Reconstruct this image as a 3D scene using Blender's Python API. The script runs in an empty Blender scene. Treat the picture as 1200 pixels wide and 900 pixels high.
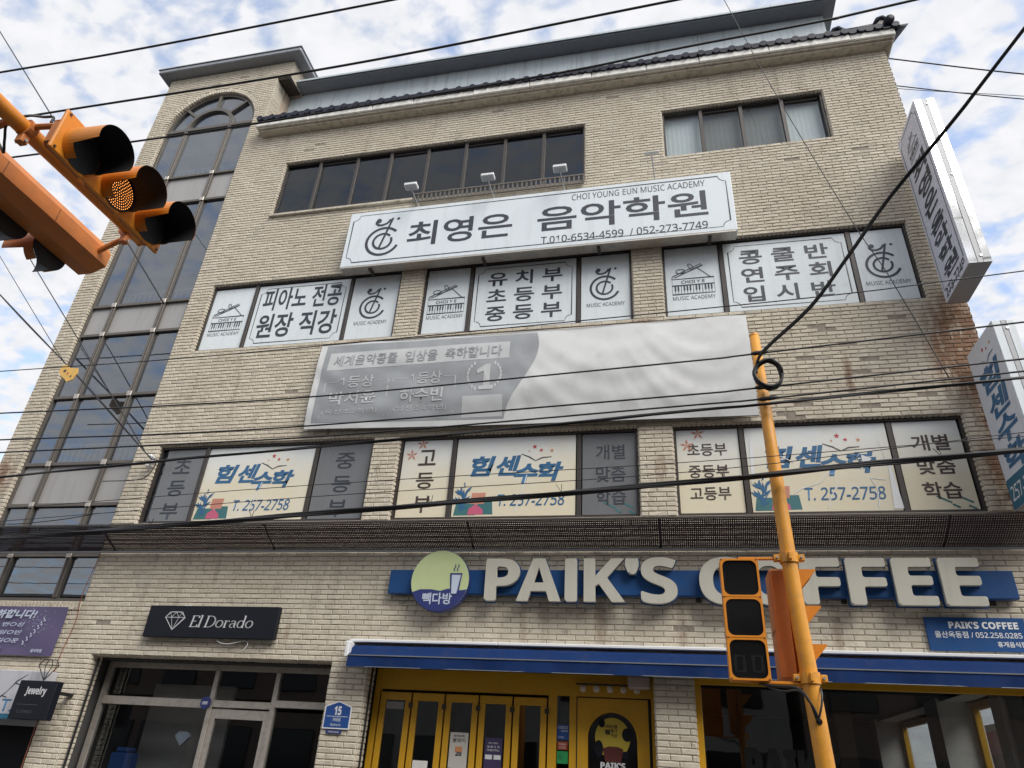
import bpy, math, random
from mathutils import Vector, Matrix
random.seed(7)
SC = bpy.context.scene
COL = SC.collection
rad = math.radians
# ------------------------------------------------------------------ camera
YAW, PITCH, ROLL = rad(-13.8), rad(29.3), rad(3.68)
FOCAL = 812.0
fw = Vector((math.sin(YAW)*math.cos(PITCH), math.cos(YAW)*math.cos(PITCH), math.sin(PITCH)))
r0 = Vector((math.cos(YAW), -math.sin(YAW), 0)); u0 = r0.cross(fw)
rt = math.cos(ROLL)*r0 + math.sin(ROLL)*u0; up = -math.sin(ROLL)*r0 + math.cos(ROLL)*u0
CAMP = Vector((0, -9.2, 1.6))
cam = bpy.data.cameras.new('camera'); cam_o = bpy.data.objects.new('camera', cam); COL.objects.link(cam_o)
cam.sensor_fit = 'HORIZONTAL'; cam.sensor_width = 36; cam.lens = 36*FOCAL/1200
cam.clip_start = .05; cam.clip_end = 2000
M = Matrix.Identity(4)
for i in range(3):
    M[i][0], M[i][1], M[i][2], M[i][3] = rt[i], up[i], -fw[i], CAMP[i]
cam_o.matrix_world = M
SC.camera = cam_o
# ------------------------------------------------------------------ light
SUN_EL, SUN_AZ = rad(47), rad(128)      # azimuth clockwise from +Y
sun = bpy.data.lights.new('sun', 'SUN'); sun.energy = 1.7; sun.angle = rad(40); sun.color = (1, .965, .91)
sun_o = bpy.data.objects.new('sun', sun); COL.objects.link(sun_o)
sd = Vector((math.sin(SUN_AZ)*math.cos(SUN_EL), math.cos(SUN_AZ)*math.cos(SUN_EL), math.sin(SUN_EL)))
sun_o.rotation_euler = sd.to_track_quat('Z', 'Y').to_euler(); sun_o.location = sd*60
world = bpy.data.worlds.new('World'); SC.world = world; world.use_nodes = True
def build_world():
    nt = world.node_tree; nt.nodes.clear(); N = nt.nodes.new; L = nt.links.new
    out = N('ShaderNodeOutputWorld'); mix = N('ShaderNodeMixShader')
    b1 = N('ShaderNodeBackground'); b2 = N('ShaderNodeBackground')
    sky = N('ShaderNodeTexSky'); sky.sky_type = 'NISHITA'; sky.sun_disc = False
    sky.sun_elevation = SUN_EL; sky.sun_rotation = SUN_AZ; sky.air_density = 1.0; sky.dust_density = 1.6
    b1.inputs['Strength'].default_value = .145; L(sky.outputs[0], b1.inputs['Color'])
    tc = N('ShaderNodeTexCoord'); sep = N('ShaderNodeSeparateXYZ'); L(tc.outputs['Generated'], sep.inputs[0])
    def math_(op, a, b=None, v=None, clamp=False):
        n = N('ShaderNodeMath'); n.operation = op; n.use_clamp = clamp
        L(a, n.inputs[0])
        if b is not None: L(b, n.inputs[1])
        elif v is not None: n.inputs[1].default_value = v
        return n.outputs[0]
    zz = math_('ADD', math_('MAXIMUM', sep.outputs[2], v=0.0), v=.22)
    cx = N('ShaderNodeCombineXYZ'); L(math_('DIVIDE', sep.outputs[0], zz), cx.inputs[0]); L(math_('DIVIDE', sep.outputs[1], zz), cx.inputs[1])
    mp = N('ShaderNodeMapping'); mp.inputs['Rotation'].default_value = (0, 0, rad(24)); mp.inputs['Scale'].default_value = (1.0, 1.3, 1); L(cx.outputs[0], mp.inputs['Vector'])
    def noise(sc, det, rough, dist):
        n = N('ShaderNodeTexNoise'); n.inputs['Scale'].default_value = sc; n.inputs['Detail'].default_value = det
        n.inputs['Roughness'].default_value = rough; n.inputs['Distortion'].default_value = dist; L(mp.outputs[0], n.inputs['Vector']); return n.outputs['Fac']
    n1 = noise(19.0, 5, .5, .25); n2 = noise(4.0, 3, .5, .3)
    s = math_('ADD', math_('MULTIPLY', n1, v=.66), math_('MULTIPLY', n2, v=.34))
    rp = N('ShaderNodeValToRGB'); rp.color_ramp.elements[0].position = .345; rp.color_ramp.elements[1].position = .505
    rp.color_ramp.elements[0].color = (.22,)*3 + (1,); L(s, rp.inputs[0])
    n3 = noise(24.0, 5, .55, .3)
    rc = N('ShaderNodeValToRGB'); rc.color_ramp.elements[0].position = .34; rc.color_ramp.elements[0].color = (.83, .855, .90, 1)
    rc.color_ramp.elements[1].position = .60; rc.color_ramp.elements[1].color = (.97, .97, 1.0, 1)
    L(math_('ADD', math_('MULTIPLY', n3, v=.55), math_('MULTIPLY', n1, v=.45)), rc.inputs[0])
    L(rc.outputs[0], b2.inputs['Color']); b2.inputs['Strength'].default_value = .43
    L(rp.outputs[0], mix.inputs[0]); L(b1.outputs[0], mix.inputs[1]); L(b2.outputs[0], mix.inputs[2]); L(mix.outputs[0], out.inputs[0])
build_world()
SC.view_settings.view_transform = 'Standard'; SC.view_settings.look = 'None'
SC.view_settings.exposure = 1.18; SC.view_settings.gamma = 1; SC.view_settings.use_curve_mapping = False
SC.render.engine = 'CYCLES'
SC.cycles.max_bounces = 7; SC.cycles.transparent_max_bounces = 12
# ------------------------------------------------------------------ materials
MATS = {}
def nodes(name):
    m = bpy.data.materials.new(name); m.use_nodes = True; nt = m.node_tree
    b = nt.nodes['Principled BSDF']; MATS[name] = m
    return m, nt, b
def mathn(nt, op, a, b=None, clamp=False):
    n = nt.nodes.new('ShaderNodeMath'); n.operation = op; n.use_clamp = clamp
    for k, v in enumerate((a, b)):
        if v is None: continue
        if isinstance(v, (int, float)): n.inputs[k].default_value = v
        else: nt.links.new(v, n.inputs[k])
    return n.outputs[0]
def noise_n(nt, vec, scale, detail=4, rough=.55):
    n = nt.nodes.new('ShaderNodeTexNoise'); n.inputs['Scale'].default_value = scale
    n.inputs['Detail'].default_value = detail; n.inputs['Roughness'].default_value = rough
    nt.links.new(vec, n.inputs['Vector']); return n.outputs['Fac']
def mixc(nt, fac, a, b, mode='MIX'):
    n = nt.nodes.new('ShaderNodeMix'); n.data_type = 'RGBA'; n.blend_type = mode
    for k, v in ((0, fac), (6, a), (7, b)):
        if isinstance(v, (int, float)): n.inputs[k].default_value = v
        elif isinstance(v, tuple): n.inputs[k].default_value = v if len(v) == 4 else v + (1,)
        else: nt.links.new(v, n.inputs[k])
    return n.outputs[2]
def mapped(nt, vec, scale):
    n = nt.nodes.new('ShaderNodeMapping'); n.inputs['Scale'].default_value = scale; nt.links.new(vec, n.inputs['Vector']); return n.outputs[0]
def pos(nt):
    return nt.nodes.new('ShaderNodeNewGeometry').outputs['Position']
def mat(name, col, rough=.6, metal=0., var=.12, scale=3., dirt=.0, bump=0., bscale=60., spec=.5, streak=0.):
    """plain painted / metal / fabric surface with mottling, wear and dirt streaks"""
    m, nt, b = nodes(name); p = pos(nt)
    n = noise_n(nt, p, scale, 5)
    lo = tuple(c*(1-var) for c in col); hi = tuple(min(1, c*(1+var)) for c in col)
    c = mixc(nt, mathn(nt, 'MULTIPLY_ADD', n, 1.6) if False else n, lo, hi)
    if dirt > 0:
        d = noise_n(nt, p, scale*2.3, 6, .7)
        d = mathn(nt, 'MULTIPLY', mathn(nt, 'SUBTRACT', d, .48, True), dirt*5, True)
        c = mixc(nt, d, c, (.10, .085, .065))
    if streak > 0:
        s = noise_n(nt, mapped(nt, p, (9, 9, .7)), 1.0, 5, .65)
        s = mathn(nt, 'MULTIPLY', mathn(nt, 'SUBTRACT', s, .5, True), streak*5, True)
        c = mixc(nt, s, c, (.11, .09, .07))
    nt.links.new(c, b.inputs['Base Color'])
    b.inputs['Metallic'].default_value = metal
    nt.links.new(mathn(nt, 'ADD', mathn(nt, 'MULTIPLY', n, .16), rough-.08, True), b.inputs['Roughness'])
    b.inputs['Specular IOR Level'].default_value = spec
    if bump > 0:
        bp = nt.nodes.new('ShaderNodeBump'); bp.inputs['Strength'].default_value = bump; bp.inputs['Distance'].default_value = .01
        nt.links.new(noise_n(nt, p, bscale, 6, .6), bp.inputs['Height']); nt.links.new(bp.outputs[0], b.inputs['Normal'])
    return m
CP, BP = .0677, .2437            # course height, brick pitch
RUST = [(4.15, 7.1, .55, 1.15, 1.5), (4.25, 6.2, .28, .7, 1.3), (2.62, 6.75, .07, .40, .9), (4.15, 5.35, .3, .45, 1.2), (-5.25, 6.35, .06, .25, .8), (-11.35, 5.6, .3, .5, 1.0),
        (-.05, 5.45, .10, .25, .8), (-5.0, 7.93, .3, .05, .9), (-.2, 7.93, .25, .05, .9), (-.9, 3.3, .10, .45, .5), (.1, 3.25, .08, .5, .5), (-1.9, 3.3, .07, .4, .4), (1.9, 3.3, .08, .4, .45), (4.2, 4.85, .3, .3, 1.0), (-5.25, 3.2, .05, .3, .5), (-6.6, 4.0, .06, .3, .35)]
def brick_mat():
    m, nt, b = nodes('split_face_brick'); L = nt.links.new
    p = pos(nt); sep = nt.nodes.new('ShaderNodeSeparateXYZ'); L(p, sep.inputs[0])
    row = mathn(nt, 'FLOOR', mathn(nt, 'DIVIDE', sep.outputs[2], CP))
    odd = mathn(nt, 'MULTIPLY', mathn(nt, 'PINGPONG', row, 1.0), .5)
    colx = mathn(nt, 'FLOOR', mathn(nt, 'ADD', mathn(nt, 'DIVIDE', sep.outputs[0], BP), odd))
    cb = nt.nodes.new('ShaderNodeCombineXYZ'); L(colx, cb.inputs[0]); L(row, cb.inputs[1])
    wn = nt.nodes.new('ShaderNodeTexWhiteNoise'); wn.noise_dimensions = '2D'; L(cb.outputs[0], wn.inputs['Vector'])
    base = mixc(nt, wn.outputs['Value'], (.60, .54, .435), (.69, .63, .52))
    base = mixc(nt, mathn(nt, 'MULTIPLY', mathn(nt, 'GREATER_THAN', wn.outputs['Value'], .972), .38), base, (.27, .245, .21))
    big = noise_n(nt, p, .55, 4)
    base = mixc(nt, mathn(nt, 'MULTIPLY', mathn(nt, 'SUBTRACT', big, .45, True), 2.0, True), base, (.52, .455, .355))
    # fine mineral speckle
    sp = noise_n(nt, p, 130, 4, .7)
    base = mixc(nt, mathn(nt, 'MULTIPLY', mathn(nt, 'SUBTRACT', sp, .42, True), 1.6, True), base, (.30, .255, .19))
    # sooty patches and run-down streaks
    st = noise_n(nt, mapped(nt, p, (3.4, 3.4, .42)), 1.0, 6, .62)
    base = mixc(nt, mathn(nt, 'MULTIPLY', mathn(nt, 'SUBTRACT', st, .56, True), 2.4, True), base, (.22, .18, .13))
    gr = noise_n(nt, p, 5.5, 6, .72)
    base = mixc(nt, mathn(nt, 'MULTIPLY', mathn(nt, 'SUBTRACT', gr, .56, True), 3.5, True), base, (.16, .125, .085))
    # rust run-offs below fixings
    rn = noise_n(nt, mapped(nt, p, (7, 7, 2.2)), 1.0, 6, .7)
    acc = None
    for (x, z, rx, rz, am) in RUST:
        dx = mathn(nt, 'DIVIDE', mathn(nt, 'SUBTRACT', sep.outputs[0], x), rx); dz = mathn(nt, 'DIVIDE', mathn(nt, 'SUBTRACT', sep.outputs[2], z), rz)
        g = mathn(nt, 'SUBTRACT', 1.0, mathn(nt, 'ADD', mathn(nt, 'MULTIPLY', dx, dx), mathn(nt, 'MULTIPLY', dz, dz)), True)
        g = mathn(nt, 'MULTIPLY', g, am)
        acc = g if acc is None else mathn(nt, 'MAXIMUM', acc, g)
    rm = mathn(nt, 'MULTIPLY', mathn(nt, 'MULTIPLY', mathn(nt, 'SUBTRACT', rn, .30, True), 4.5, True), acc, True)
    base = mixc(nt, mathn(nt, 'MULTIPLY', rm, .85), base, (.17, .068, .026))
    L(base, b.inputs['Base Color']); b.inputs['Roughness'].default_value = .88; b.inputs['Specular IOR Level'].default_value = .25
    bp = nt.nodes.new('ShaderNodeBump'); bp.inputs['Strength'].default_value = .55; bp.inputs['Distance'].default_value = .012
    L(noise_n(nt, p, 55, 6, .65), bp.inputs['Height']); L(bp.outputs[0], b.inputs['Normal'])
    return m
def glass_mat(name, refl, tint, base=(.012, .014, .018), trans=.5, rough=.01):
    """window glass: part mirror (Fresnel), part tinted see-through"""
    m, nt, b = nodes(name); L = nt.links.new
    out = nt.nodes['Material Output']
    tr = nt.nodes.new('ShaderNodeBsdfTransparent'); tr.inputs[0].default_value = tint + (1,)
    gl = nt.nodes.new('ShaderNodeBsdfGlossy'); gl.inputs['Color'].default_value = (.9, .95, 1, 1); gl.inputs['Roughness'].default_value = rough
    b.inputs['Base Color'].default_value = base + (1,); b.inputs['Roughness'].default_value = .6; b.inputs['Specular IOR Level'].default_value = 0
    m1 = nt.nodes.new('ShaderNodeMixShader'); m1.inputs[0].default_value = trans; L(b.outputs[0], m1.inputs[1]); L(tr.outputs[0], m1.inputs[2])
    lw = nt.nodes.new('ShaderNodeLayerWeight'); lw.inputs['Blend'].default_value = .5
    R0 = ((refl-1)/(refl+1))**2
    fac = mathn(nt, 'ADD', mathn(nt, 'MULTIPLY', mathn(nt, 'POWER', lw.outputs['Facing'], 5.0), 1-R0), R0, True)
    bp = nt.nodes.new('ShaderNodeBump'); bp.inputs['Strength'].default_value = .05; bp.inputs['Distance'].default_value = .02
    L(noise_n(nt, pos(nt), 1.3, 2), bp.inputs['Height']); L(bp.outputs[0], gl.inputs['Normal'])
    m2 = nt.nodes.new('ShaderNodeMixShader'); L(fac, m2.inputs[0]); L(m1.outputs[0], m2.inputs[1]); L(gl.outputs[0], m2.inputs[2])
    L(m2.outputs[0], out.inputs['Surface'])
    return m
def net_mat():
    m, nt, b = nodes('safety_net'); L = nt.links.new; out = nt.nodes['Material Output']
    p = pos(nt); sep = nt.nodes.new('ShaderNodeSeparateXYZ'); L(p, sep.inputs[0])
    k = 2*math.pi/.026
    sx = mathn(nt, 'SINE', mathn(nt, 'MULTIPLY', sep.outputs[0], k)); sy = mathn(nt, 'SINE', mathn(nt, 'MULTIPLY', sep.outputs[1], k))
    hole = mathn(nt, 'GREATER_THAN', mathn(nt, 'ADD', sx, sy), 1.45)
    b.inputs['Base Color'].default_value = (.040, .024, .031, 1); b.inputs['Roughness'].default_value = .85
    tr = nt.nodes.new('ShaderNodeBsdfTransparent'); mx = nt.nodes.new('ShaderNodeMixShader')
    L(hole, mx.inputs[0]); L(b.outputs[0], mx.inputs[1]); L(tr.outputs[0], mx.inputs[2]); L(mx.outputs[0], out.inputs['Surface'])
    return m
def film_mat(name, top, bot, z0, z1):
    """printed vinyl with a colour gradient printed from pale top to cream below, sun-yellowed patches"""
    m, nt, b = nodes(name); L = nt.links.new; p = pos(nt)
    sep = nt.nodes.new('ShaderNodeSeparateXYZ'); L(p, sep.inputs[0])
    t = mathn(nt, 'DIVIDE', mathn(nt, 'SUBTRACT', z1, sep.outputs[2]), (z1-z0)*.62, True)
    n = noise_n(nt, p, 1.7, 4)
    c = mixc(nt, mathn(nt, 'ADD', t, mathn(nt, 'SUBTRACT', n, .5), True), top, bot)
    L(c, b.inputs['Base Color']); b.inputs['Roughness'].default_value = .3
    bp = nt.nodes.new('ShaderNodeBump'); bp.inputs['Strength'].default_value = .25; bp.inputs['Distance'].default_value = .01; L(noise_n(nt, p, 7, 5), bp.inputs['Height']); L(bp.outputs[0], b.inputs['Normal'])
    return m
def led_mat(name, col, emit):
    m, nt, b = nodes(name); nt.links.new(mixc(nt, noise_n(nt, pos(nt), 40), tuple(c*.7 for c in col), col), b.inputs['Base Color']); b.inputs['Roughness'].default_value = .3
    if emit: b.inputs['Emission Color'].default_value = (1, .34, .07, 1); b.inputs['Emission Strength'].default_value = emit
    return m
BRICK = brick_mat()
MORTAR = mat('mortar', (.30, .26, .21), .92, var=.25, scale=9, dirt=.5, bump=.4)
PLASTER = mat('pink_plaster', (.50, .40, .31), .85, var=.1, scale=2, dirt=.25, bump=.2)
WHITEPLASTER = mat('white_plaster', (.80, .79, .76), .8, var=.06, scale=2, dirt=.15)
CONC = mat('concrete', (.30, .29, .27), .9, var=.15, scale=2, dirt=.4, bump=.3)
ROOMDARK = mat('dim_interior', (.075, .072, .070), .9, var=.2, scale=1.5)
STONE_W = mat('painted_cornice', (.82, .80, .74), .75, var=.06, scale=5, dirt=.3, streak=.25, bump=.3)
STONE_B = mat('cornice_moulding', (.52, .47, .385), .8, var=.15, scale=4, dirt=.6, bump=.3)
TILE = mat('glazed_navy_tile', (.013, .016, .032), .5, var=.35, scale=9, dirt=.35, bump=.15, spec=.2)
TILE_W = mat('tile_mortar_plug', (.38, .36, .33), .85, var=.3, scale=20, dirt=.9)
PANEL = mat('parapet_panel', (.46, .52, .55), .5, var=.06, scale=1.2, streak=.35)
CAPM = mat('parapet_cap', (.25, .265, .29), .55, var=.08, scale=2, streak=.3)
FRAME = mat('dark_aluminium', (.060, .051, .046), .45, metal=.3, var=.2, scale=6, dirt=.25)
FRAME2 = mat('bronze_mullion', (.135, .12, .105), .5, metal=.3, var=.2, scale=5, dirt=.3, streak=.4)
ALU = mat('mill_aluminium', (.50, .46, .41), .42, metal=.5, var=.12, scale=6, dirt=.3)
GLASS = glass_mat('tinted_glass', 1.62, (.42, .46, .50), trans=.55)
GLASS_T = glass_mat('stair_glass', 2.6, (.45, .50, .58), base=(.035, .042, .056), trans=.45)
GLASS_C = glass_mat('clear_glass', 1.5, (.85, .88, .88), trans=.95)
GLASS_S = glass_mat('shop_glass', 1.8, (.62, .64, .64), trans=.92)
SPANDREL = mat('grey_spandrel', (.35, .34, .33), .35, var=.10, scale=1.5, streak=.18)
CURTAIN = mat('pale_blind', (.66, .70, .71), .8, var=.06, scale=3)
CURTAIN_D = mat('grey_blind', (.24, .245, .24), .85, var=.15, scale=3)
SIGNW = mat('sign_face_white', (.71, .77, .80), .4, var=.03, scale=1.1, streak=.12)
SIGNL = mat('sign_face_lilac', (.65, .66, .75), .45, var=.04, scale=1.5, streak=.1)
FILMW = mat('white_vinyl_film', (.71, .765, .785), .28, var=.05, scale=1.8, streak=.10, bump=.25, bscale=7)
FILMG = mat('grey_vinyl_film', (.165, .172, .18), .3, var=.07, scale=1.8, streak=.2, bump=.25, bscale=7)
FILMC = film_mat('cream_vinyl_film', (.74, .775, .785), (.73, .665, .50), 4.75, 6.1)
INK = mat('charcoal_ink', (.034, .040, .054), .5, var=.1)
INKG = mat('grey_ink', (.075, .08, .085), .5, var=.15)
INKB = mat('blue_ink', (.030, .125, .26), .45, var=.12)
INKBR = mat('brown_ink', (.055, .035, .028), .5, var=.2)
TEAL = mat('teal_ink', (.045, .16, .17), .5, var=.2)
TEALB = mat('teal_blue_print', (.022, .135, .22), .45, var=.06)
CORAL = mat('coral_ink', (.56, .24, .17), .5, var=.15)
PINK = mat('pink_ink', (.55, .11, .20), .5, var=.15)
RED = mat('red_ink', (.50, .05, .06), .5, var=.1)
ORANGEINK = mat('orange_ink', (.60, .25, .10), .5, var=.1)
WHITEP = mat('white_print', (.72, .73, .74), .5, var=.05)
BANW = mat('banner_white', (.62, .63, .625), .55, var=.05, scale=1.3, dirt=.12)
BANG = mat('banner_grey', (.30, .315, .33), .55, var=.35, scale=2.2)
BANL = mat('banner_faded_light', (.50, .51, .515), .55, var=.10, scale=3)
BLUE = mat('blue_sign_metal', (.012, .066, .205), .5, var=.08, scale=2, dirt=.12, spec=.25)
BLUEP = mat('royal_blue_plate', (.022, .075, .27), .35, var=.06, scale=4)
AWN = mat('blue_awning_canvas', (.006, .026, .105), .8, var=.18, scale=3, dirt=.1, bump=.15, bscale=14, spec=.15)
AWN2 = mat('awning_seam', (.16, .17, .19), .6, var=.2)
LETTER = mat('channel_letter_face', (.49, .475, .405), .45, var=.06, scale=3, streak=.10)
LETTERS = mat('channel_letter_return', (.30, .29, .26), .5, var=.1)
LIME = mat('lime_print', (.50, .58, .30), .4, var=.05, scale=6)
NAVYP = mat('navy_print', (.030, .042, .165), .4, var=.08)
PALE = mat('pale_print', (.50, .56, .68), .45, var=.05)
BLACKP = mat('black_sign', (.009, .011, .017), .5, var=.15, spec=.25)
YEL = mat('yellow_paint', (.62, .335, .018), .4, var=.08, scale=3, dirt=.12)
PURPLE = mat('purple_banner', (.105, .085, .175), .55, var=.12, scale=4)
ORANGE = mat('signal_orange', (.70, .245, .018), .42, var=.10, scale=4, dirt=.12, streak=.10)
ORANGE2 = mat('signal_orange_weathered', (.56, .19, .045), .55, var=.12, scale=5, dirt=.18, streak=.12)
POLE = mat('pole_yellow_orange', (.72, .32, .035), .45, var=.08, scale=3, dirt=.25, streak=.35)
BLACK = mat('matt_black', (.010, .010, .011), .6, var=.2)
BLACKG = mat('black_lens', (.008, .008, .009), .12, var=.2)
RUBBER = mat('cable_black', (.013, .013, .015), .55, var=.3, scale=8)
STEEL = mat('galvanised_steel', (.45, .46, .47), .4, metal=.6, var=.15, scale=8)
MIRROR = mat('polished_steel', (.72, .72, .70), .06, metal=1.0, var=.05, scale=3)
GREYMETAL = mat('grey_metal', (.34, .345, .36), .45, metal=.2, var=.08, scale=4)
CREAMPLATE = mat('cable_tag_yellow', (.70, .42, .10), .5, var=.1, scale=10)
BULB = mat('frosted_bulb', (.62, .55, .48), .3, var=.03)
COPPER = mat('rusty_wire', (.24, .07, .03), .7, var=.3)
ASPHALT = mat('asphalt', (.055, .055, .057), .92, var=.25, scale=6, bump=.5, bscale=120)
PAVING = mat('paving_block', (.13, .125, .12), .9, var=.15, scale=4, dirt=.3, bump=.3)
KERB = mat('kerb_granite', (.36, .355, .35), .85, var=.15, scale=20)
NET = net_mat()
LED_D = led_mat('led_dark', (.06, .06, .065), 0); LED_A = led_mat('led_amber', (.7, .30, .06), 1.0)
# ------------------------------------------------------------------ mesh helpers
class MB:
    def __init__(s): s.v = []; s.f = []; s.m = []; s.mi = 0
    def quad(s, *pts):
        n = len(s.v); s.v += [tuple(p) for p in pts]; s.f.append(tuple(range(n, n+len(pts)))); s.m.append(s.mi); return s
    def box(s, x0, x1, y0, y1, z0, z1, bev=0):
        if bev <= 0:
            n = len(s.v)
            s.v += [(x, y, z) for x in (x0, x1) for y in (y0, y1) for z in (z0, z1)]
            for f in ((0,1,3,2),(4,6,7,5),(0,4,5,1),(2,3,7,6),(0,2,6,4),(1,5,7,3)):
                s.f.append(tuple(n+i for i in f)); s.m.append(s.mi)
            return s
        b = min(bev, (x1-x0)*.45, (y1-y0)*.45, (z1-z0)*.45)
        n = len(s.v); X = (x0, x1); Y = (y0, y1); Z = (z0, z1); idx = {}
        for i in (0,1):
            for j in (0,1):
                for k in (0,1):
                    sx, sy, sz = (b if i == 0 else -b), (b if j == 0 else -b), (b if k == 0 else -b)
                    for a, p in (('x', (X[i], Y[j]+sy, Z[k]+sz)), ('y', (X[i]+sx, Y[j], Z[k]+sz)), ('z', (X[i]+sx, Y[j]+sy, Z[k]))):
                        idx[(i,j,k,a)] = len(s.v); s.v.append(p)
        F = []
        for i in (0,1): F.append([idx[(i,j,k,'x')] for j,k in ((0,0),(0,1),(1,1),(1,0))])
        for j in (0,1): F.append([idx[(i,j,k,'y')] for i,k in ((0,0),(0,1),(1,1),(1,0))])
        for k in (0,1): F.append([idx[(i,j,k,'z')] for i,j in ((0,0),(0,1),(1,1),(1,0))])
        for i in (0,1):
            for j in (0,1): F.append([idx[(i,j,0,'x')], idx[(i,j,1,'x')], idx[(i,j,1,'y')], idx[(i,j,0,'y')]])
        for i in (0,1):
            for k in (0,1): F.append([idx[(i,0,k,'x')], idx[(i,1,k,'x')], idx[(i,1,k,'z')], idx[(i,0,k,'z')]])
        for j in (0,1):
            for k in (0,1): F.append([idx[(0,j,k,'y')], idx[(1,j,k,'y')], idx[(1,j,k,'z')], idx[(0,j,k,'z')]])
        for i in (0,1):
            for j in (0,1):
                for k in (0,1): F.append([idx[(i,j,k,a)] for a in 'xyz'])
        c = Vector(((x0+x1)/2, (y0+y1)/2, (z0+z1)/2))
        for f in F:
            P = [Vector(s.v[q]) for q in f]; nn = (P[1]-P[0]).cross(P[2]-P[0])
            if nn.dot(sum(P, Vector())/len(P)-c) < 0: f = f[::-1]
            s.f.append(tuple(f)); s.m.append(s.mi)
        return s
    def tube(s, pts, r, n=8, caps=True):
        pts = [Vector(p) for p in pts]; rr = r if isinstance(r, (list, tuple)) else [r]*len(pts)
        base = len(s.v); ref = None
        for i, p in enumerate(pts):
            t = (pts[min(i+1, len(pts)-1)]-pts[max(i-1, 0)]).normalized()
            if ref is None: ref = t.orthogonal().normalized()
            ref = (ref - t*ref.dot(t)).normalized(); b = t.cross(ref)
            for k in range(n):
                a = 2*math.pi*k/n; s.v.append(tuple(p + (ref*math.cos(a)+b*math.sin(a))*rr[i]))
        for i in range(len(pts)-1):
            for k in range(n):
                a, b2 = base+i*n+k, base+i*n+(k+1) % n
                s.f.append((a, b2, b2+n, a+n)); s.m.append(s.mi)
        if caps:
            s.f.append(tuple(base+k for k in range(n))[::-1]); s.m.append(s.mi)
            s.f.append(tuple(base+(len(pts)-1)*n+k for k in range(n))); s.m.append(s.mi)
        return s
    def prism(s, poly, fn, d0, d1, n0=True):
        """poly of (u,v) counter-clockwise, fn(u,v,d) -> point; front at d1"""
        n = len(s.v); k = len(poly)
        s.v += [tuple(fn(u, v, d0)) for u, v in poly] + [tuple(fn(u, v, d1)) for u, v in poly]
        s.f.append(tuple(range(n+k, n+2*k))); s.m.append(s.mi)
        s.f.append(tuple(range(n, n+k))[::-1]); s.m.append(s.mi)
        for i in range(k):
            j = (i+1) % k; s.f.append((n+i, n+j, n+k+j, n+k+i)); s.m.append(s.mi)
        return s
    def stroke(s, pts, w, fn, d, closed=False):
        P = [Vector(p) for p in pts]; n = len(P); L = []; R = []
        for i in range(n):
            a = P[(i-1) % n] if closed or i > 0 else P[i]; b = P[(i+1) % n] if closed or i < n-1 else P[i]
            t = (b-a).normalized(); nn = Vector((-t[1], t[0]))
            k = 1.0
            if (closed or 0 < i < n-1):
                t1 = (P[i]-a).normalized(); k = 1/max(.5, t1.dot(t))
            ww = (w[i] if isinstance(w, (list, tuple)) else w)*.5*k
            L.append(P[i]+nn*ww); R.append(P[i]-nn*ww)
        for i in range(n if closed else n-1):
            j = (i+1) % n
            s.quad(fn(*R[i], d), fn(*R[j], d), fn(*L[j], d), fn(*L[i], d))
        return s
    def poly(s, pts, fn, d):
        s.quad(*[fn(u, v, d) for u, v in pts]); return s
    def build(s, name, mats, parent=None, smooth=False):
        me = bpy.data.meshes.new(name); me.from_pydata(s.v, [], s.f)
        mats = mats if isinstance(mats, (list, tuple)) else [mats]
        for m in mats: me.materials.append(m)
        if len(mats) > 1: me.polygons.foreach_set('material_index', s.m)
        if smooth: me.polygons.foreach_set('use_smooth', [True]*len(me.polygons))
        me.update()
        return link(name, me, parent)
def chain(p):
    m = Matrix.Identity(4); c = []
    while p is not None: c.append(p); p = p.parent
    for q in reversed(c): m = m @ (q.matrix_parent_inverse if q.parent is not None else Matrix.Identity(4)) @ q.matrix_basis
    return m
def link(name, me, parent=None):
    """geometry is given in world coordinates; the origin goes to the middle of the mesh's base"""
    n = len(me.vertices); co = [0.0]*(3*n); me.vertices.foreach_get('co', co)
    c = Vector([(min(co[k::3])+max(co[k::3]))/2 for k in range(2)] + [min(co[2::3])])
    me.transform(Matrix.Translation(-c))
    o = bpy.data.objects.new(name, me); COL.objects.link(o); o.location = c
    if parent is not None:
        o.parent = parent; o.matrix_parent_inverse = chain(parent).inverted()
    return o
def tag(o, label, cat, group=None):
    o['label'] = label; o['category'] = cat
    if group: o['group'] = group
    return o
def thing(name, label, cat, loc=(0, 0, 0), group=None):
    o = bpy.data.objects.new(name, None); COL.objects.link(o); o.location = loc; o.empty_display_size = .2
    return tag(o, label, cat, group)
def struct(o): o['kind'] = 'structure'; return o
def PY(Y): return lambda u, v, d: (u, Y-d, v)           # plane facing the street
def PX(X): return lambda u, v, d: (X-d, -u, v)          # plane facing -X
def PXp(X): return lambda u, v, d: (X+d, u, v)          # plane facing +X
def sans(s, bold=True):
    o = ''
    for c in s:
        if 'A' <= c <= 'Z': o += chr((0x1D5D4 if bold else 0x1D5A0)+ord(c)-65)
        elif 'a' <= c <= 'z': o += chr((0x1D5EE if bold else 0x1D5BA)+ord(c)-97)
        elif '0' <= c <= '9': o += chr((0x1D7EC if bold else 0x1D7E2)+ord(c)-48)
        else: o += c
    return o
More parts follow.
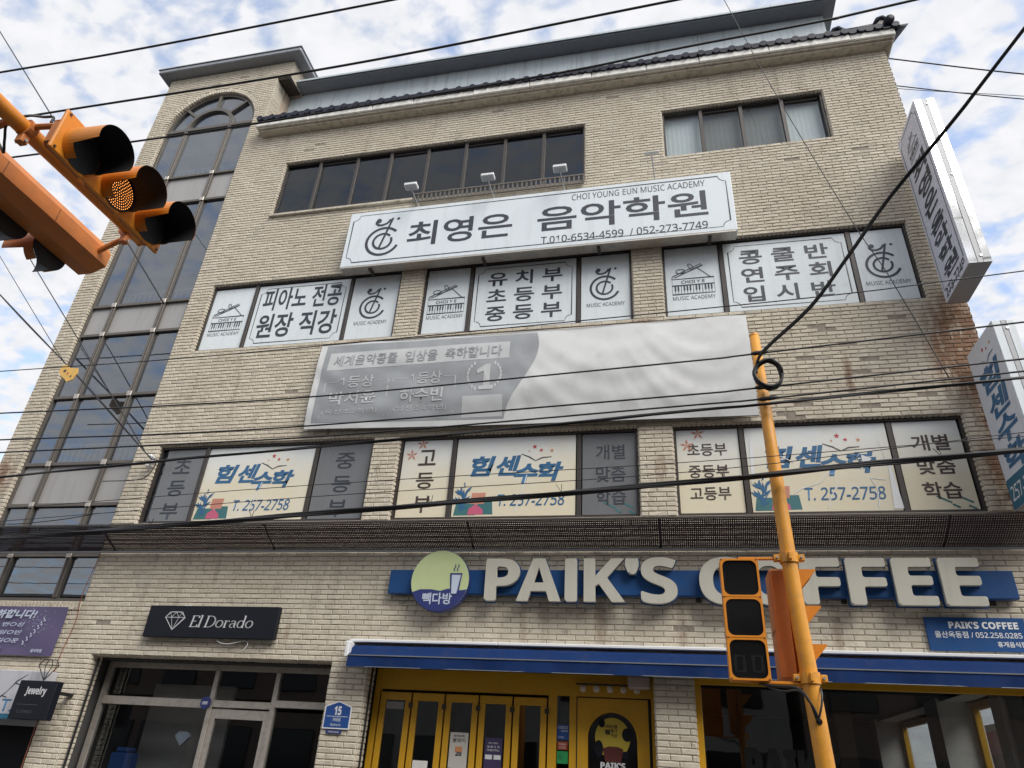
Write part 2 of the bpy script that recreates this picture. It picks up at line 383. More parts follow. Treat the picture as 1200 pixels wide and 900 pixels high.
def text(name, s, m, parent, box, fn, d=.003, raw=False, heavy=False, bold=0., shear=0., depth=0., warp=None, res=3, line=1.0, align='LEFT', space=1.0):
    cu = bpy.data.curves.new('t', 'FONT'); cu.body = s if raw else sans(s, heavy or bold > .015); cu.offset = bold; cu.shear = shear; cu.resolution_u = res
    cu.space_line = line; cu.align_x = align; cu.space_character = space
    if depth > 0: cu.extrude = .5
    ob = bpy.data.objects.new('t', cu); me = bpy.data.meshes.new_from_object(ob)
    bpy.data.objects.remove(ob); bpy.data.curves.remove(cu)
    xs = [v.co.x for v in me.vertices]; ys = [v.co.y for v in me.vertices]
    x0, x1, y0, y1 = min(xs), max(xs), min(ys), max(ys); u0_, u1_, v0_, v1_ = box
    for v in me.vertices:
        u = u0_+(v.co.x-x0)/(x1-x0)*(u1_-u0_); w = v0_+(v.co.y-y0)/(y1-y0)*(v1_-v0_)
        dd = d+((v.co.z+.5)*depth if depth > 0 else 0)
        if warp: dd += warp(u, w)
        v.co = fn(u, w, dd)
    me.materials.clear(); me.materials.append(m); me.name = name; me.update()
    return link(name, me, parent)
def arc(cx, cy, rx, ry, a0, a1, n=24): return [(cx+rx*math.cos(rad(a0+(a1-a0)*i/n)), cy+ry*math.sin(rad(a0+(a1-a0)*i/n))) for i in range(n+1)]
def rrect(x0, x1, z0, z1, r, n=5):
    p = []
    for cx, cz, a in ((x1-r, z0+r, -90), (x1-r, z1-r, 0), (x0+r, z1-r, 90), (x0+r, z0+r, 180)): p += arc(cx, cz, r, r, a, a+90, n)
    return p
def notched(x0, x1, z0, z1, r, n=5):
    p = []
    for cx, cz, a in ((x1, z0, 180), (x1, z1, 270), (x0, z1, 360), (x0, z0, 90)):
        p += arc(cx, cz, r, r, a, a-90, n)
    return p
def catmull(P, n=10):
    P = [Vector(p) for p in P]; out = []
    Q = [2*P[0]-P[1]] + P + [2*P[-1]-P[-2]]
    for i in range(1, len(Q)-2):
        a, b, c, d = Q[i-1:i+3]
        for k in range(n):
            t = k/n; out.append(.5*((2*b)+(c-a)*t+(2*a-5*b+4*c-d)*t*t+(3*b-a-3*c+d)*t**3))
    out.append(P[-1]); return out
# ================================================================== THE SETTING
g = MB(); g.quad((-400, -400, -.16), (400, -400, -.16), (400, 400, -.16), (-400, 400, -.16)); struct(g.build('ground', ASPHALT))
g = MB(); g.box(-60, 60, -3.95, -.0, -.15, -.004); struct(g.build('pavement', PAVING))
g = MB(); g.box(-60, 60, -4.13, -3.955, -.155, 0, .015); struct(g.build('kerb', KERB))
# ================================================================== THE BUILDING
XL, XR, ZT = -11.5, 4.38, 13.64
TX = -8.44                                   # right side of the stair tower above the roof
def sn(z): return round(z/CP)*CP
# openings in the front wall: (x0, x1, z0, z1)
W4L = (-7.52, -1.14, sn(11.17), sn(12.66)); W4R = (.31, 3.17, sn(11.51), sn(12.73))
W3 = [(-8.31, -4.43, sn(7.99), sn(9.47)), (-4.0, -.34, sn(7.99), sn(9.47)), (.14, 3.90, sn(7.99), sn(9.47))]
W2 = [(-8.31, -4.43, sn(4.74), sn(6.10)), (-4.0, -.34, sn(4.74), sn(6.10)), (.14, 3.90, sn(4.74), sn(6.10))]
ST = (-11.05, -8.75, sn(3.55), 14.27); SCX, SR = -9.9, 1.15
SHOPL = (-11.2, -8.80, 0, sn(1.9)); SHOPE = (-8.30, -4.50, 0, sn(2.75)); SHOPC = (-3.97, -.26, 0, sn(2.75)); SHOPR = (.20, 4.15, 0, sn(2.75))
HOLES = [W4L, W4R] + W3 + W2 + [SHOPL, SHOPE, SHOPC, SHOPR]
def arch_half(z):
    if z <= ST[3]: return SR if z > ST[2] else 0
    d = SR*SR-(z-ST[3])**2
    return math.sqrt(d) if d > 0 else 0
def free(z, pad=0.):
    """solid spans of the front wall at height z"""
    x1 = XR if z < ZT else TX
    if z > 15.65: x1 = -8.12
    if z > 16.2: return []
    cuts = [(h[0], h[1]) for h in HOLES if h[2] < z < h[3]]
    a = arch_half(z)
    if a > 0:
        if pad and z > ST[3]: a = math.sqrt(max(0, (SR+pad)**2-(z-ST[3])**2))
        cuts.append((SCX-a, SCX+a))
    elif pad and ST[3] < z < ST[3]+SR+pad:
        a = math.sqrt((SR+pad)**2-(z-ST[3])**2); cuts.append((SCX-a, SCX+a))
    cuts.sort(); out = []; x = XL
    for c0, c1 in cuts:
        if c0 > x+1e-4: out.append((x, c0))
        x = max(x, c1)
    if x < x1-1e-4: out.append((x, x1))
    return out
bld = thing('commercial_building', 'four-storey cream split-brick shop building with arched stair tower and navy tiled eaves', 'building', (-3.5, 0, 0))
MY = .014                                     # mortar plane, brick faces stand proud of it
zs = sorted({0., ZT, 15.65, 16.2} | {h[2] for h in HOLES} | {h[3] for h in HOLES} | {ST[2], ST[3]} | {ST[3]+SR*math.sin(rad(a)) for a in range(4, 91, 4)})
wb = MB()
for za, zb in zip(zs, zs[1:]):
    for x0, x1 in free((za+zb)/2): wb.box(x0, x1, MY, .24, za, zb)
front_wall = wb.build('front_wall', MORTAR, bld)
# --- bricks -------------------------------------------------------------------
def brick_geo(L, H, rng, proud=.0098, j=.0026):
    """rock-faced brick lying in the u-v plane, centred; returns verts (u,v,d) and faces"""
    ju = .006; o = []; i = []
    us = [-L/2+ju*.5, -L/6, L/6, L/2-ju*.5]; vb, vt = -H/2+.0035, H/2-.0035
    for k, u in enumerate(us): o.append((u, vb, 0))
    for k, u in enumerate(reversed(us)): o.append((u, vt, 0))
    ins = .0085
    for k in range(8):
        u, v, _ = o[k]
        uu = u+(ins if k in (0, 7) else -ins if k in (3, 4) else 0); vv = v+(ins*.8 if v < 0 else -ins*1.25)
        i.append((uu+rng.uniform(-.002, .002), vv+rng.uniform(-j, j)*.7, proud+rng.uniform(-j, j)*1.3))
    V = o+i; F = []
    for k in range(8): F.append((k, (k+1) % 8, 8+(k+1) % 8, 8+k))
    for k in range(3): F.append((8+k, 8+k+1, 8+6-k, 8+7-k))
    return V, F
MISSING = [(2.36, 7.62), (2.5, 7.53), (2.6, 7.28), (2.88, 7.02), (2.83, 6.8), (1.4, 6.42), (1.62, 6.18), (1.85, 6.16), (2.75, 6.26), (3.65, 6.42),
           (2.05, 6.3), (3.3, 7.66), (-6.2, 6.98), (-5.3, 7.1), (-5.2, 6.95), (-7.0, 12.98), (-6.9, 13.12), (-2.9, 13.35), (-.6, 13.3), (2.4, 11.1), (3.6, 11.15),
           (-8.35, 3.2), (.05, 3.3), (1.75, 3.42), (-10.2, 15.75), (-9.3, 15.85), (1.3, 7.35), (2.1, 7.1), (-.55, 7.0)]
def near_missing(x, z): return any(abs(x-a) < BP*.5 and abs(z-b) < CP*.5 for a, b in MISSING)
rng = random.Random(3)
class Bricks:
    def __init__(s): s.v = []; s.f = []
    def add(s, geo, fn, cu, cv):
        n = len(s.v); V, F = geo
        s.v += [fn(u+cu, v+cv, d) for u, v, d in V]; s.f += [tuple(n+q for q in f) for f in F]
field = Bricks(); whole = []
F0 = PY(MY); nrow = int(16.2/CP)
VAR = [brick_geo(BP, CP, rng) for _ in range(40)]
for r in range(nrow):
    zc = (r+.5)*CP; off = (r % 2)*BP*.5+rng.uniform(-.012, .012)
    for x0, x1 in free(zc, .13):
        k = math.floor((x0-off)/BP); x = x0
        while x < x1-1e-4:
            k += 1; nx = min(x1, off+k*BP)
            if x1-nx < .045: nx = x1
            if nx-x < .03: 
                if nx >= x1: break
                continue
            L = nx-x; cx = (x+nx)/2
            if not near_missing(cx, zc):
                if abs(L-BP) < 1e-3: whole.append((cx, zc))
                else: field.add(brick_geo(L, CP, rng), F0, cx, zc)
            x = nx
# reveals: jambs and soldier heads of every opening
for (x0, x1, z0, z1), dep in [(W4L, .16), (W4R, .16)] + [(w, .14) for w in W3+W2] + [(SHOPE, .5), (SHOPC, .3), (SHOPR, .14), (SHOPL, .14)]:
    dep = min(dep, .24) if dep < .4 else .24
    for r in range(int(round(z0/CP)), int(round(z1/CP))):
        zc = (r+.5)*CP
        field.add(brick_geo(dep-.01, CP, rng, .012), lambda u, v, d: (x0+d, u, v), MY+dep/2, zc)     # left jamb faces +X
        field.add(brick_geo(dep-.01, CP, rng, .012), lambda u, v, d: (x1-d, -u, v), -(MY+dep/2), zc)  # right jamb faces -X
    n = int((x1-x0)/CP)
    for k in range(n):
        uc = x0+(k+.5)*(x1-x0)/n
        V, F = brick_geo(dep-.01, (x1-x0)/n, rng, .012)
        field.add(([(v, u, d) for u, v, d in V], [f[::-1] for f in F]), lambda u, v, d: (u, v, z1-d), uc, MY+dep/2)
# stair tower jambs, archivolt of radial bricks and its soffit, soldier sill
for r in range(int(round(ST[2]/CP)), int(ST[3]/CP)):
    zc = (r+.5)*CP
    field.add(brick_geo(.09, CP, rng, .012), lambda u, v, d: (ST[0]+d, u, v), MY+.045, zc)
    field.add(brick_geo(.09, CP, rng, .012), lambda u, v, d: (ST[1]-d, -u, v), -(MY+.045), zc)
na = 56
for k in range(na):
    a = math.pi*(k+.5)/na; ca, sa = math.cos(a), math.sin(a); wdt = math.pi*(SR+.06)/na
    def fr(u, v, d): rr = SR+.065+v; t = u; return (SCX+rr*ca-t*sa, MY-d-.004, ST[3]+rr*sa+t*ca)
    V, F = brick_geo(.125, wdt*.94, rng); field.add(([(-v, u, d) for u, v, d in V], F), fr, 0, 0)
    def fs(u, v, d): rr = SR-d; return (SCX+rr*ca-u*sa, MY+.05+v, ST[3]+rr*sa+u*ca)
    V, F = brick_geo(.09, wdt*.9, rng, .010); field.add(([(v, u, d) for u, v, d in V], F), fs, 0, 0)
for k in range(36):
    uc = ST[0]-.0+(k+.5)*(ST[1]-ST[0])/36
    V, F = brick_geo(.13, .0625, rng); field.add(([(v, -u, d) for u, v, d in V], F), PY(MY-.016), uc, ST[2]-.07)
# tower return above the roof (faces +X), right end wall strip
for r in range(int(ZT/CP), int(15.6/CP)):
    zc = (r+.5)*CP
    for yc, l in ((.12, BP), (.30, .11)) if r % 2 else ((.06, .12), (.24, BP)):
        field.add(brick_geo(l, CP, rng, .012), lambda u, v, d: (TX+d, u, v), yc, zc)
for r in range(int(15.68/CP), int(16.15/CP)):
    zc = (r+.5)*CP
    for yc, l in ((.12, BP), (.36, BP)) if r % 2 else ((.06, .12), (.24, BP), (.42, .12)):
        field.add(brick_geo(l, CP, rng, .012), lambda u, v, d: (-8.12+d, u, v), yc, zc)
for r in range(0, int(ZT/CP)):
    zc = (r+.5)*CP
    for q in range(5):
        yc = .12+q*BP+(r % 2)*BP*.5
        field.add(VAR[rng.randrange(40)], lambda u, v, d: (XR+d*.3, u, v), yc, zc)
# the 300 whole bricks that show largest become objects, the rest is one field
HIDE = [(-3.85, 3.95, 3.42, 4.16), (2.83, 3.95, 3.07, 3.48), (-4.3, 4.4, 2.5, 3.07), (-7.5, -5.3, 2.98, 3.48), (-4.6, -4.0, 1.9, 2.3), (.3, 1.2, 2.2, 5.4),
        (-5.8, 1.45, 6.05, 7.95), (-5.7, 1.5, 9.2, 10.8), (3.9, 4.6, 4.3, 11), (-12, 5, 4.22, 4.62)]
def score(b):
    x, z = b
    if any(h[0] < x < h[1] and h[2] < z < h[3] for h in HIDE) or z < 1.3: return 0
    v = Vector((x, 0, z))-CAMP; c = v.dot(fw)
    px, py = 600+FOCAL*v.dot(rt)/c, 450-FOCAL*v.dot(up)/c
    if not (15 < px < 1185 and 10 < py < 890): return 0
    return 9.2/v.length**3
whole.sort(key=score, reverse=True)
BV = []
for k in range(12):
    V, F = brick_geo(BP, CP, rng); me = bpy.data.meshes.new('brick'); me.from_pydata([(u, -d, v) for u, v, d in V], [], F); me.materials.append(BRICK); BV.append(me)
winv = chain(front_wall).inverted()
for k, (x, z) in enumerate(whole):
    if k < 300:
        o = bpy.data.objects.new('brick', BV[rng.randrange(12)]); COL.objects.link(o); o.location = (x, MY, z); o.parent = front_wall; o.matrix_parent_inverse = winv
    else: field.add(VAR[rng.randrange(40)], F0, x, z)
me = bpy.data.meshes.new('brickwork'); me.from_pydata(field.v, [], field.f); me.materials.append(BRICK)
o = link('brickwork', me, front_wall); o['kind'] = 'stuff'
# --- shell, slabs, interiors -----------------------------------------------------
b = MB(); b.box(XR-.2, XR-.002, .245, 1.3, 0, ZT).box(XR-.2, XR-.002, 1.3, 9, 3.1, ZT).box(XR-.2, XR-.002, 7.2, 9, 0, 3.1).box(XR-.2, XR-.002, 3.32, 3.9, 0, 3.1).box(XR-.2, XR-.002, 1.3, 7.2, 0, .9).box(XR-.2, XR-.002, 1.3, 7.2, 2.9, 3.098)
b.build('side_wall', MORTAR, bld)
b = MB(); b.box(XL, XL+.2, .245, 9, 0, 13.6).box(XL, XR, 9.01, 9.2, 0, 13.6); b.build('rear_wall', PLASTER, bld)
b = MB()
for z in (3.05, 6.6, 10.05): b.box(XL+.21, XR-.21, .26, 9, z, z+.3)
b.box(-8.40, XR-.21, .25, 9, 13.3, 13.6).box(XL+.21, -8.42, 1.6, 9, 13.3, 13.6); b.build('floor_slab', CONC, bld)
b = MB()
for z0, z1 in ((3.36, 6.58), (6.92, 10.03), (10.37, 13.28)):
    b.box(-8.38, XR-.22, 2.4, 2.5, z0, z1)
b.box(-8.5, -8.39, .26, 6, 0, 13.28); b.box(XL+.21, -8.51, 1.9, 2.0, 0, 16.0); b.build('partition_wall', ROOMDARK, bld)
# --- tower head -------------------------------------------------------------------
b = MB(); b.box(XL, TX-.002, .245, 3, 13.6, 15.648).box(XL, -8.122, .245, 3, 15.652, 16.2); b.build('tower_wall', PLASTER, bld)
b = MB(); b.box(TX-.001, TX+.02, .42, 3, ZT, 15.64); b.build('tower_plaster', PLASTER, bld)
b = MB(); b.box(-11.72, -7.86, -.24, 3.2, 16.2, 16.32, .02); b.box(-11.74, -7.84, -.26, 3.22, 16.322, 16.345); b.build('tower_cap', CAPM, bld)
b = MB()
for k in range(9): b.box(TX+.02, -8.125, .03+k*.055, .068+k*.055, 15.60, 15.645)
b.box(TX+.005, -8.13, .02, .55, 15.646, 15.651); b.build('slatted_soffit', FRAME, bld)
# --- cornice, tiled eaves, parapet -------------------------------------------------
b = MB(); b.box(-8.33, 4.50, -.215, .35, 13.60, 13.636, .008); b.box(-8.31, 4.48, -.17, .3, 13.56, 13.598, .01); cor = b.build('cornice', STONE_B, bld)
b = MB(); b.box(4.405, 4.49, .36, 4.0, 13.60, 13.668); b.build('cornice_return', STONE_B, bld)
x = -8.36; b = MB()
rngc = random.Random(5)
while x < 4.5:
    w = min(rngc.uniform(.9, 1.5), 4.53-x); b.box(x, x+w-.006, -.255+rngc.uniform(-.006, .006), .3, 13.638, 13.812+rngc.uniform(-.008, .008), .016); x += w
b.build('painted_fascia', STONE_W, bld)
tr_ = MB(); tr_.quad((-8.36, -.24, 13.815), (4.55, -.24, 13.815), (4.55, .62, 14.30), (-8.36, .62, 14.30)); tr_.quad((-8.36, -.24, 13.815), (-8.36, .62, 14.30), (-8.36, .62, 13.79)); tr_.quad((4.55, -.24, 13.815), (4.55, .62, 13.79), (4.55, .62, 14.30))
tr_.box(-8.35, 4.54, -.23, .3, 13.816, 13.819)
tr_.box(-8.35, 4.54, -.275, -.245, 13.816, 13.918)
troof = tr_.build('tile_roof', TILE, bld)
tp = .2848; nt_ = int(12.85/tp)
def tile_mesh():
    m = MB(); dz = .55/.93
    rows = 4; N = 9
    for q in range(rows):
        y0 = -.28+q*.25; y1 = y0+.28; h = .012*(1)
        for (ya, yb, r) in ((y0, y1, .070),):
            ring = []
            for y, rr in ((ya, r+.006), (yb, r-.008)):
                zb = 13.80+(y+.25)*dz+.03
                ring.append([(rr*math.cos(math.pi*k/(N-1)), y, zb+rr*1.05*math.sin(math.pi*k/(N-1))) for k in range(N)])
            for k in range(N-1): m.quad(ring[0][k+1], ring[0][k], ring[1][k], ring[1][k+1])
    # round eave end
    zc = 13.845; disc = [(.070*math.cos(2*math.pi*k/16), -.31, zc+.070*math.sin(2*math.pi*k/16)) for k in range(16)]
    back = [(p[0], -.25, p[2]) for p in disc]
    m.quad(*disc[::-1])
    inner = [(p[0]*.72, -.372, zc+(p[2]-zc)*.72) for p in disc]
    for k in range(16):
        j = (k+1) % 16; m.quad(disc[k], disc[j], back[j], back[k])
    # channel tile lip between
    for k in range(6):
        a0, a1 = math.pi+math.pi*k/6, math.pi+math.pi*(k+1)/6
        p0 = (tp/2+.075*math.cos(a0), 13.82+.045*math.sin(a0)); p1 = (tp/2+.075*math.cos(a1), 13.82+.045*math.sin(a1))
        m.quad((p0[0], -.285, p0[1]), (p1[0], -.285, p1[1]), (p1[0], -.285, 13.825), (p0[0], -.285, 13.825))
        m.quad((p0[0], -.285, p0[1]), (p0[0], .6, p0[1]+.56), (p1[0], .6, p1[1]+.56), (p1[0], -.285, p1[1]))
    return m
tm = tile_mesh(); base_tile = None
for k in range(nt_+1):
    cx = -8.28+k*tp
    if base_tile is None:
        t0 = MB(); t0.v = [(vx+cx, vy, vz) for vx, vy, vz in tm.v]; t0.f = tm.f; t0.m = tm.m
        base_tile = t0.build('roof_tile', TILE, troof); bx = cx
    else:
        c = base_tile.copy(); COL.objects.link(c); c.parent = troof; c.matrix_parent_inverse = base_tile.matrix_parent_inverse.copy(); c.location.x += cx-bx
# raised hip at the right end with two upright mortar-plugged ridge ends
b = MB(); b.tube([(3.66, -.02, 14.15), (4.0, -.06, 14.11), (4.32, -.10, 14.09)], .085, 10); b.tube([(4.45, -.36, 13.93), (4.47, .1, 14.17), (4.48, .6, 14.4)], .08, 10); b.build('hip_ridge', TILE, troof, True)
for cx, cy, cz in ((3.62, -.04, 14.13), (4.36, -.14, 14.11)):
    b = MB(); b.tube([(cx-.10, cy, cz-.02), (cx-.02, cy-.02, cz+.12), (cx+.06, cy-.03, cz+.14), (cx+.13, cy-.03, cz+.06), (cx+.14, cy-.03, cz-.05)], [.045, .05, .05, .045, .03], 8)
    q = b.build('ridge_end_tile', TILE, troof, True)
    b = MB(); b.prism([(cx-.09, cz-.16), (cx+.11, cz-.16), (cx+.12, cz-.02), (cx+.05, cz+.08), (cx-.02, cz+.07), (cx-.07, cz-.02)], PY(cy), -.06, .03); b.build('mortar_plug', TILE_W, troof)
b = MB(); xs = [-8.41, -6.3, -3.9, -1.4, 1.2, 3.73]
par = None
for xa, xb_ in zip(xs, xs[1:]): b.box(xa, xb_-.006, .60, .66, 13.85, 15.695, .004)
b.box(3.67, 3.727, .665, 4, 13.85, 15.695); par = b.build('parapet', PANEL, bld)
b = MB(); b.box(-8.41, 3.93, .28, 4.05, 15.70, 15.735).box(-8.41, 3.95, .26, 4.07, 15.737, 15.775, .006)
b.build('parapet_cap', CAPM, bld)
b = MB(); b.box(-8.41, 3.96, .242, .258, 15.725, 15.785, .004); b.build('parapet_cap_edge', PANEL, bld)
# --- windows -----------------------------------------------------------------------
def window(x0, x1, z0, z1, cuts, y=.10, fr=.045, mats=(FRAME, GLASS), sash=True, curtains=()):
    b = MB(); a = y-.035; c = y+.06
    b.box(x0, x1, a, c, z0, z0+fr, .004); b.box(x0, x1, a, c, z1-fr, z1, .004); b.box(x0, x0+fr, a+.002, c-.002, z0+fr, z1-fr); b.box(x1-fr, x1, a+.002, c-.002, z0+fr, z1-fr)
    w = b.build('window', mats[0], bld)
    E_ = [x0+fr] + list(cuts) + [x1-fr]
    for k, cx in enumerate(cuts):
        m = MB(); m.box(cx-.032, cx+.032, a+.006+(.012 if k % 2 else 0), c-.006, z0+fr, z1-fr, .003); m.build('mullion', mats[0], w)
    for k in range(len(E_)-1):
        yy = y+(.012 if k % 2 else .0)
        m = MB(); m.quad((E_[k], yy+.02, z0+fr), (E_[k+1], yy+.02, z0+fr), (E_[k+1], yy+.02, z1-fr), (E_[k], yy+.02, z1-fr)); m.build('pane', mats[1], w)
        if sash and k % 2:
            for zq in (z0+fr, z1-fr-.05):
                m = MB(); m.box(E_[k]+.034, E_[k+1]-.034, yy+.005, yy+.018, zq, zq+.05); m.build('sash_rail', mats[0], w)
    for k, mm in curtains:
        m = MB(); n = 26; xa, xb2 = E_[k]+.01, E_[k+1]-.01
        for q in range(n):
            u, v = xa+(xb2-xa)*q/n, xa+(xb2-xa)*(q+1)/n; ya, yb = y+.12+.002*math.sin(q*1.9), y+.12+.002*math.sin((q+1)*1.9)
            m.quad((u, ya, z0+fr), (v, yb, z0+fr), (v, yb, z1-fr), (u, ya, z1-fr))
        m.build('blind', mm, w)
    return w
window(*W4L, [-6.72, -5.88, -5.13, -4.33, -3.53, -2.73, -1.95], curtains=[])
w4 = window(*W4R, [1.02, 1.74, 2.46], mats=(FRAME, GLASS_C), curtains=[(0, CURTAIN), (3, CURTAIN), (1, CURTAIN_D), (2, CURTAIN_D)])
CUT3 = [[-7.375, -5.42], [-3.125, -1.24], [1.09, 3.045]]; CUT2 = [[-7.40, -5.415], [-3.115, -1.205], [1.08, 2.995]]
for wv, ct in zip(W3+W2, CUT3+CUT2): window(*wv, ct, sash=False, y=.10)
# low slatted guard at the foot of the long window
b = MB(); b.box(-4.45, -1.14, -.06, -.03, 11.22, 11.25).box(-4.45, -1.14, -.06, -.03, 11.02, 11.05)
for k in range(38): b.box(-4.44+k*.0885, -4.41+k*.0885, -.055, -.035, 11.05, 11.22)
b.box(-4.42, -4.39, -.035, .02, 11.1, 11.13).box(-1.2, -1.17, -.035, .02, 11.1, 11.13)
b.build('slatted_guard', FRAME2, bld)
b = MB(); b.box(-7.52, -4.46, -.05, .06, 11.10, 11.165, .01); b.build('window_ledge', STONE_B, bld)
# stair tower glazing
GY = .10; MU = [-10.49, -9.36]; TRN = [12.73, 11.94, 9.25, 8.56, 7.19, 5.85, 5.10, 4.25]
b = MB()
for xx in (ST[0]+.03, ST[1]-.03): b.box(xx-.03, xx+.03, GY-.03, GY+.07, ST[2], ST[3])
b.stroke(arc(SCX, ST[3], SR-.035, SR-.035, 0, 180, 30), .07, PY(GY-.025), 0)
b.box(ST[0], ST[1], GY-.03, GY+.07, ST[2], ST[2]+.06)
A = arc(SCX, ST[3], SR-.005, SR-.005, 0, 180, 30); Bq = arc(SCX, ST[3], SR-.07, SR-.07, 0, 180, 30)
for k in range(30): b.quad((Bq[k][0], GY-.025, Bq[k][1]), (Bq[k][0], GY+.06, Bq[k][1]), (Bq[k+1][0], GY+.06, Bq[k+1][1]), (Bq[k+1][0], GY-.025, Bq[k+1][1]))
stair = b.build('stair_window', FRAME2, bld)
for xx in MU:
    m = MB(); m.box(xx-.042, xx-.008, GY-.05, GY+.05, ST[2]+.06, ST[3]-.04, .004).box(xx+.008, xx+.042, GY-.05, GY+.05, ST[2]+.06, ST[3]-.04, .004).box(xx-.01, xx+.01, GY-.02, GY+.05, ST[2]+.06, ST[3]-.04); m.build('mullion', FRAME2, stair)
m = MB(); m.box(ST[0]+.06, ST[1]-.06, GY-.055, GY+.05, ST[3]-.04, ST[3]+.05, .004); m.build('transom', FRAME2, stair)
XS = [ST[0]+.06, MU[0]-.042, MU[0]+.042, MU[1]-.042, MU[1]+.042, ST[1]-.06]
for z in TRN:
    for q in range(3):
        m = MB(); m.box(XS[2*q], XS[2*q+1], GY-.045, GY+.05, z-.03, z+.03, .004); m.build('transom', FRAME2, stair)
    for xx in MU:
        m = MB(); m.box(xx-.05, xx+.05, GY-.07, GY-.051, z-.05, z+.05, .006); m.build('bracket', ALU, stair)
edges = [ST[3]-.04] + TRN + [ST[2]+.06]
for zt, zb in zip(edges, edges[1:]):
    sp = (zt, zb) in ((12.73, 11.94), (9.25, 8.56), (5.85, 5.10))
    for q in range(3):
        m = MB(); m.quad((XS[2*q]-.004, GY+.006, zb+.028), (XS[2*q+1]+.004, GY+.006, zb+.028), (XS[2*q+1]+.004, GY+.006, zt-.028), (XS[2*q]-.004, GY+.006, zt-.028)); m.build('spandrel' if sp else 'pane', SPANDREL if sp else GLASS_T, stair)
# arched head: inner half ring, three spokes and the panes
cxm = (MU[0]+MU[1])/2; ri = (MU[1]-MU[0])/2
m = MB(); Ao = arc(cxm, ST[3]+.05, ri+.045, ri+.045, 0, 180, 20); Ai = arc(cxm, ST[3]+.05, ri-.04, ri-.04, 0, 180, 20)
for k in range(20):
    p, q, r_, s_ = Ao[k], Ao[k+1], Ai[k+1], Ai[k]
    m.quad((s_[0], GY-.05, s_[1]), (p[0], GY-.05, p[1]), (q[0], GY-.05, q[1]), (r_[0], GY-.05, r_[1]))
    m.quad((s_[0], GY-.05, s_[1]), (r_[0], GY-.05, r_[1]), (r_[0], GY+.05, r_[1]), (s_[0], GY+.05, s_[1]))
    m.quad((p[0], GY-.05, p[1]), (p[0], GY+.05, p[1]), (q[0], GY+.05, q[1]), (q[0], GY-.05, q[1]))
m.build('arched_mullion', FRAME2, stair)
for a in (42, 88, 138):
    dx, dz = math.cos(rad(a)), math.sin(rad(a)); L0 = ri+.04
    t = 0
    while (cxm+dx*(L0+t)-SCX)**2+(ST[3]+.05+dz*(L0+t)-ST[3])**2 < (SR-.05)**2: t += .01
    m = MB(); p0 = (cxm+dx*L0, ST[3]+.05+dz*L0); p1 = (cxm+dx*(L0+t), ST[3]+.05+dz*(L0+t)); nx, nz = -dz*.03, dx*.03
    m.prism([(p0[0]-nx, p0[1]-nz), (p1[0]-nx, p1[1]-nz), (p1[0]+nx, p1[1]+nz), (p0[0]+nx, p0[1]+nz)], PY(GY), -.05, .045); m.build('glazing_bar', FRAME2, stair)
m = MB(); m.poly([(SCX+(SR-.02)*math.cos(math.pi*k/24), ST[3]+.02+(SR-.02)*math.sin(math.pi*k/24)) for k in range(25)], PY(GY+.014), 0); m.build('arched_pane', GLASS_T, stair)
# stair landings and white railings seen through the glass
for z in (12.03, 8.65, 5.2):
    m = MB(); m.box(ST[0]+.05, -8.52, .30, 1.85, z-.75, z-.5); m.build('stair_landing', CONC, bld)
for z in (12.85, 9.37, 5.98):
    m = MB(); m.box(-10.75, -9.0, .30, .33, z+.32, z+.36)
    for k in range(15): m.box(-10.74+k*.122, -10.71+k*.122, .305, .325, z-.1, z+.32)
    m.build('stair_railing', WHITEPLASTER, bld)
# ================================================================== SHOP FRONTS
# --- jewellery shop (left) ---------------------------------------------------------
EY = .45
b = MB(); b.box(-8.30, -4.50, EY-.03, EY+.05, 2.66, 2.74, .005); b.box(-8.30, -8.22, EY-.028, EY+.048, 0, 2.66); b.box(-4.58, -4.50, EY-.028, EY+.048, 0, 2.66); b.box(-8.22, -4.58, EY-.03, EY+.05, 0, .12)
jf = b.build('jewellery_shopfront', ALU, bld)
for x, z0, z1 in ((-6.44, .12, 2.66), (-5.47, .12, 2.66)):
    m = MB(); m.box(x-.035, x+.035, EY-.04, EY+.045, z0, z1, .004); m.build('mullion', ALU, jf)
m = MB(); m.box(-8.22, -6.475, EY-.045, EY+.045, 2.16, 2.27, .004); m.build('transom', ALU, jf)
m = MB(); m.box(-6.405, -5.505, EY-.045, EY+.045, 2.18, 2.27, .004); m.build('transom', ALU, jf)
m = MB(); m.box(-5.435, -4.58, EY-.045, EY+.045, 2.21, 2.30, .004); m.build('transom', ALU, jf)
for x0, x1 in ((-8.22, -6.475), (-6.405, -5.505), (-5.435, -4.58)):
    for z0, z1 in ((.12, 2.16), (2.30, 2.66)):
        m = MB(); m.quad((x0, EY+.006, z0), (x1, EY+.006, z0), (x1, EY+.006, z1), (x0, EY+.006, z1)); m.build('pane', GLASS_S, jf)
m = MB(); m.box(-6.40, -6.33, EY-.02, EY+.03, .12, 2.16).box(-5.58, -5.51, EY-.02, EY+.03, .12, 2.16).box(-6.33, -5.58, EY-.02, EY+.03, 2.04, 2.16); m.build('door_frame', ALU, jf)
m = MB(); m.box(-8.28, -4.52, .262, EY-.035, 2.742, 2.78); m.build('lintel_soffit', ROOMDARK, jf)
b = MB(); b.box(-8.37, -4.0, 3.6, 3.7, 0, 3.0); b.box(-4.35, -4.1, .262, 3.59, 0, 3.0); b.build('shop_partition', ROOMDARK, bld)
SOFFITG = mat('grey_board', (.60, .585, .56), .8, var=.1)
b = MB(); b.box(-8.0, -6.6, 1.2, 1.26, 0, 2.52); b.build('display_panel', SOFFITG, bld)
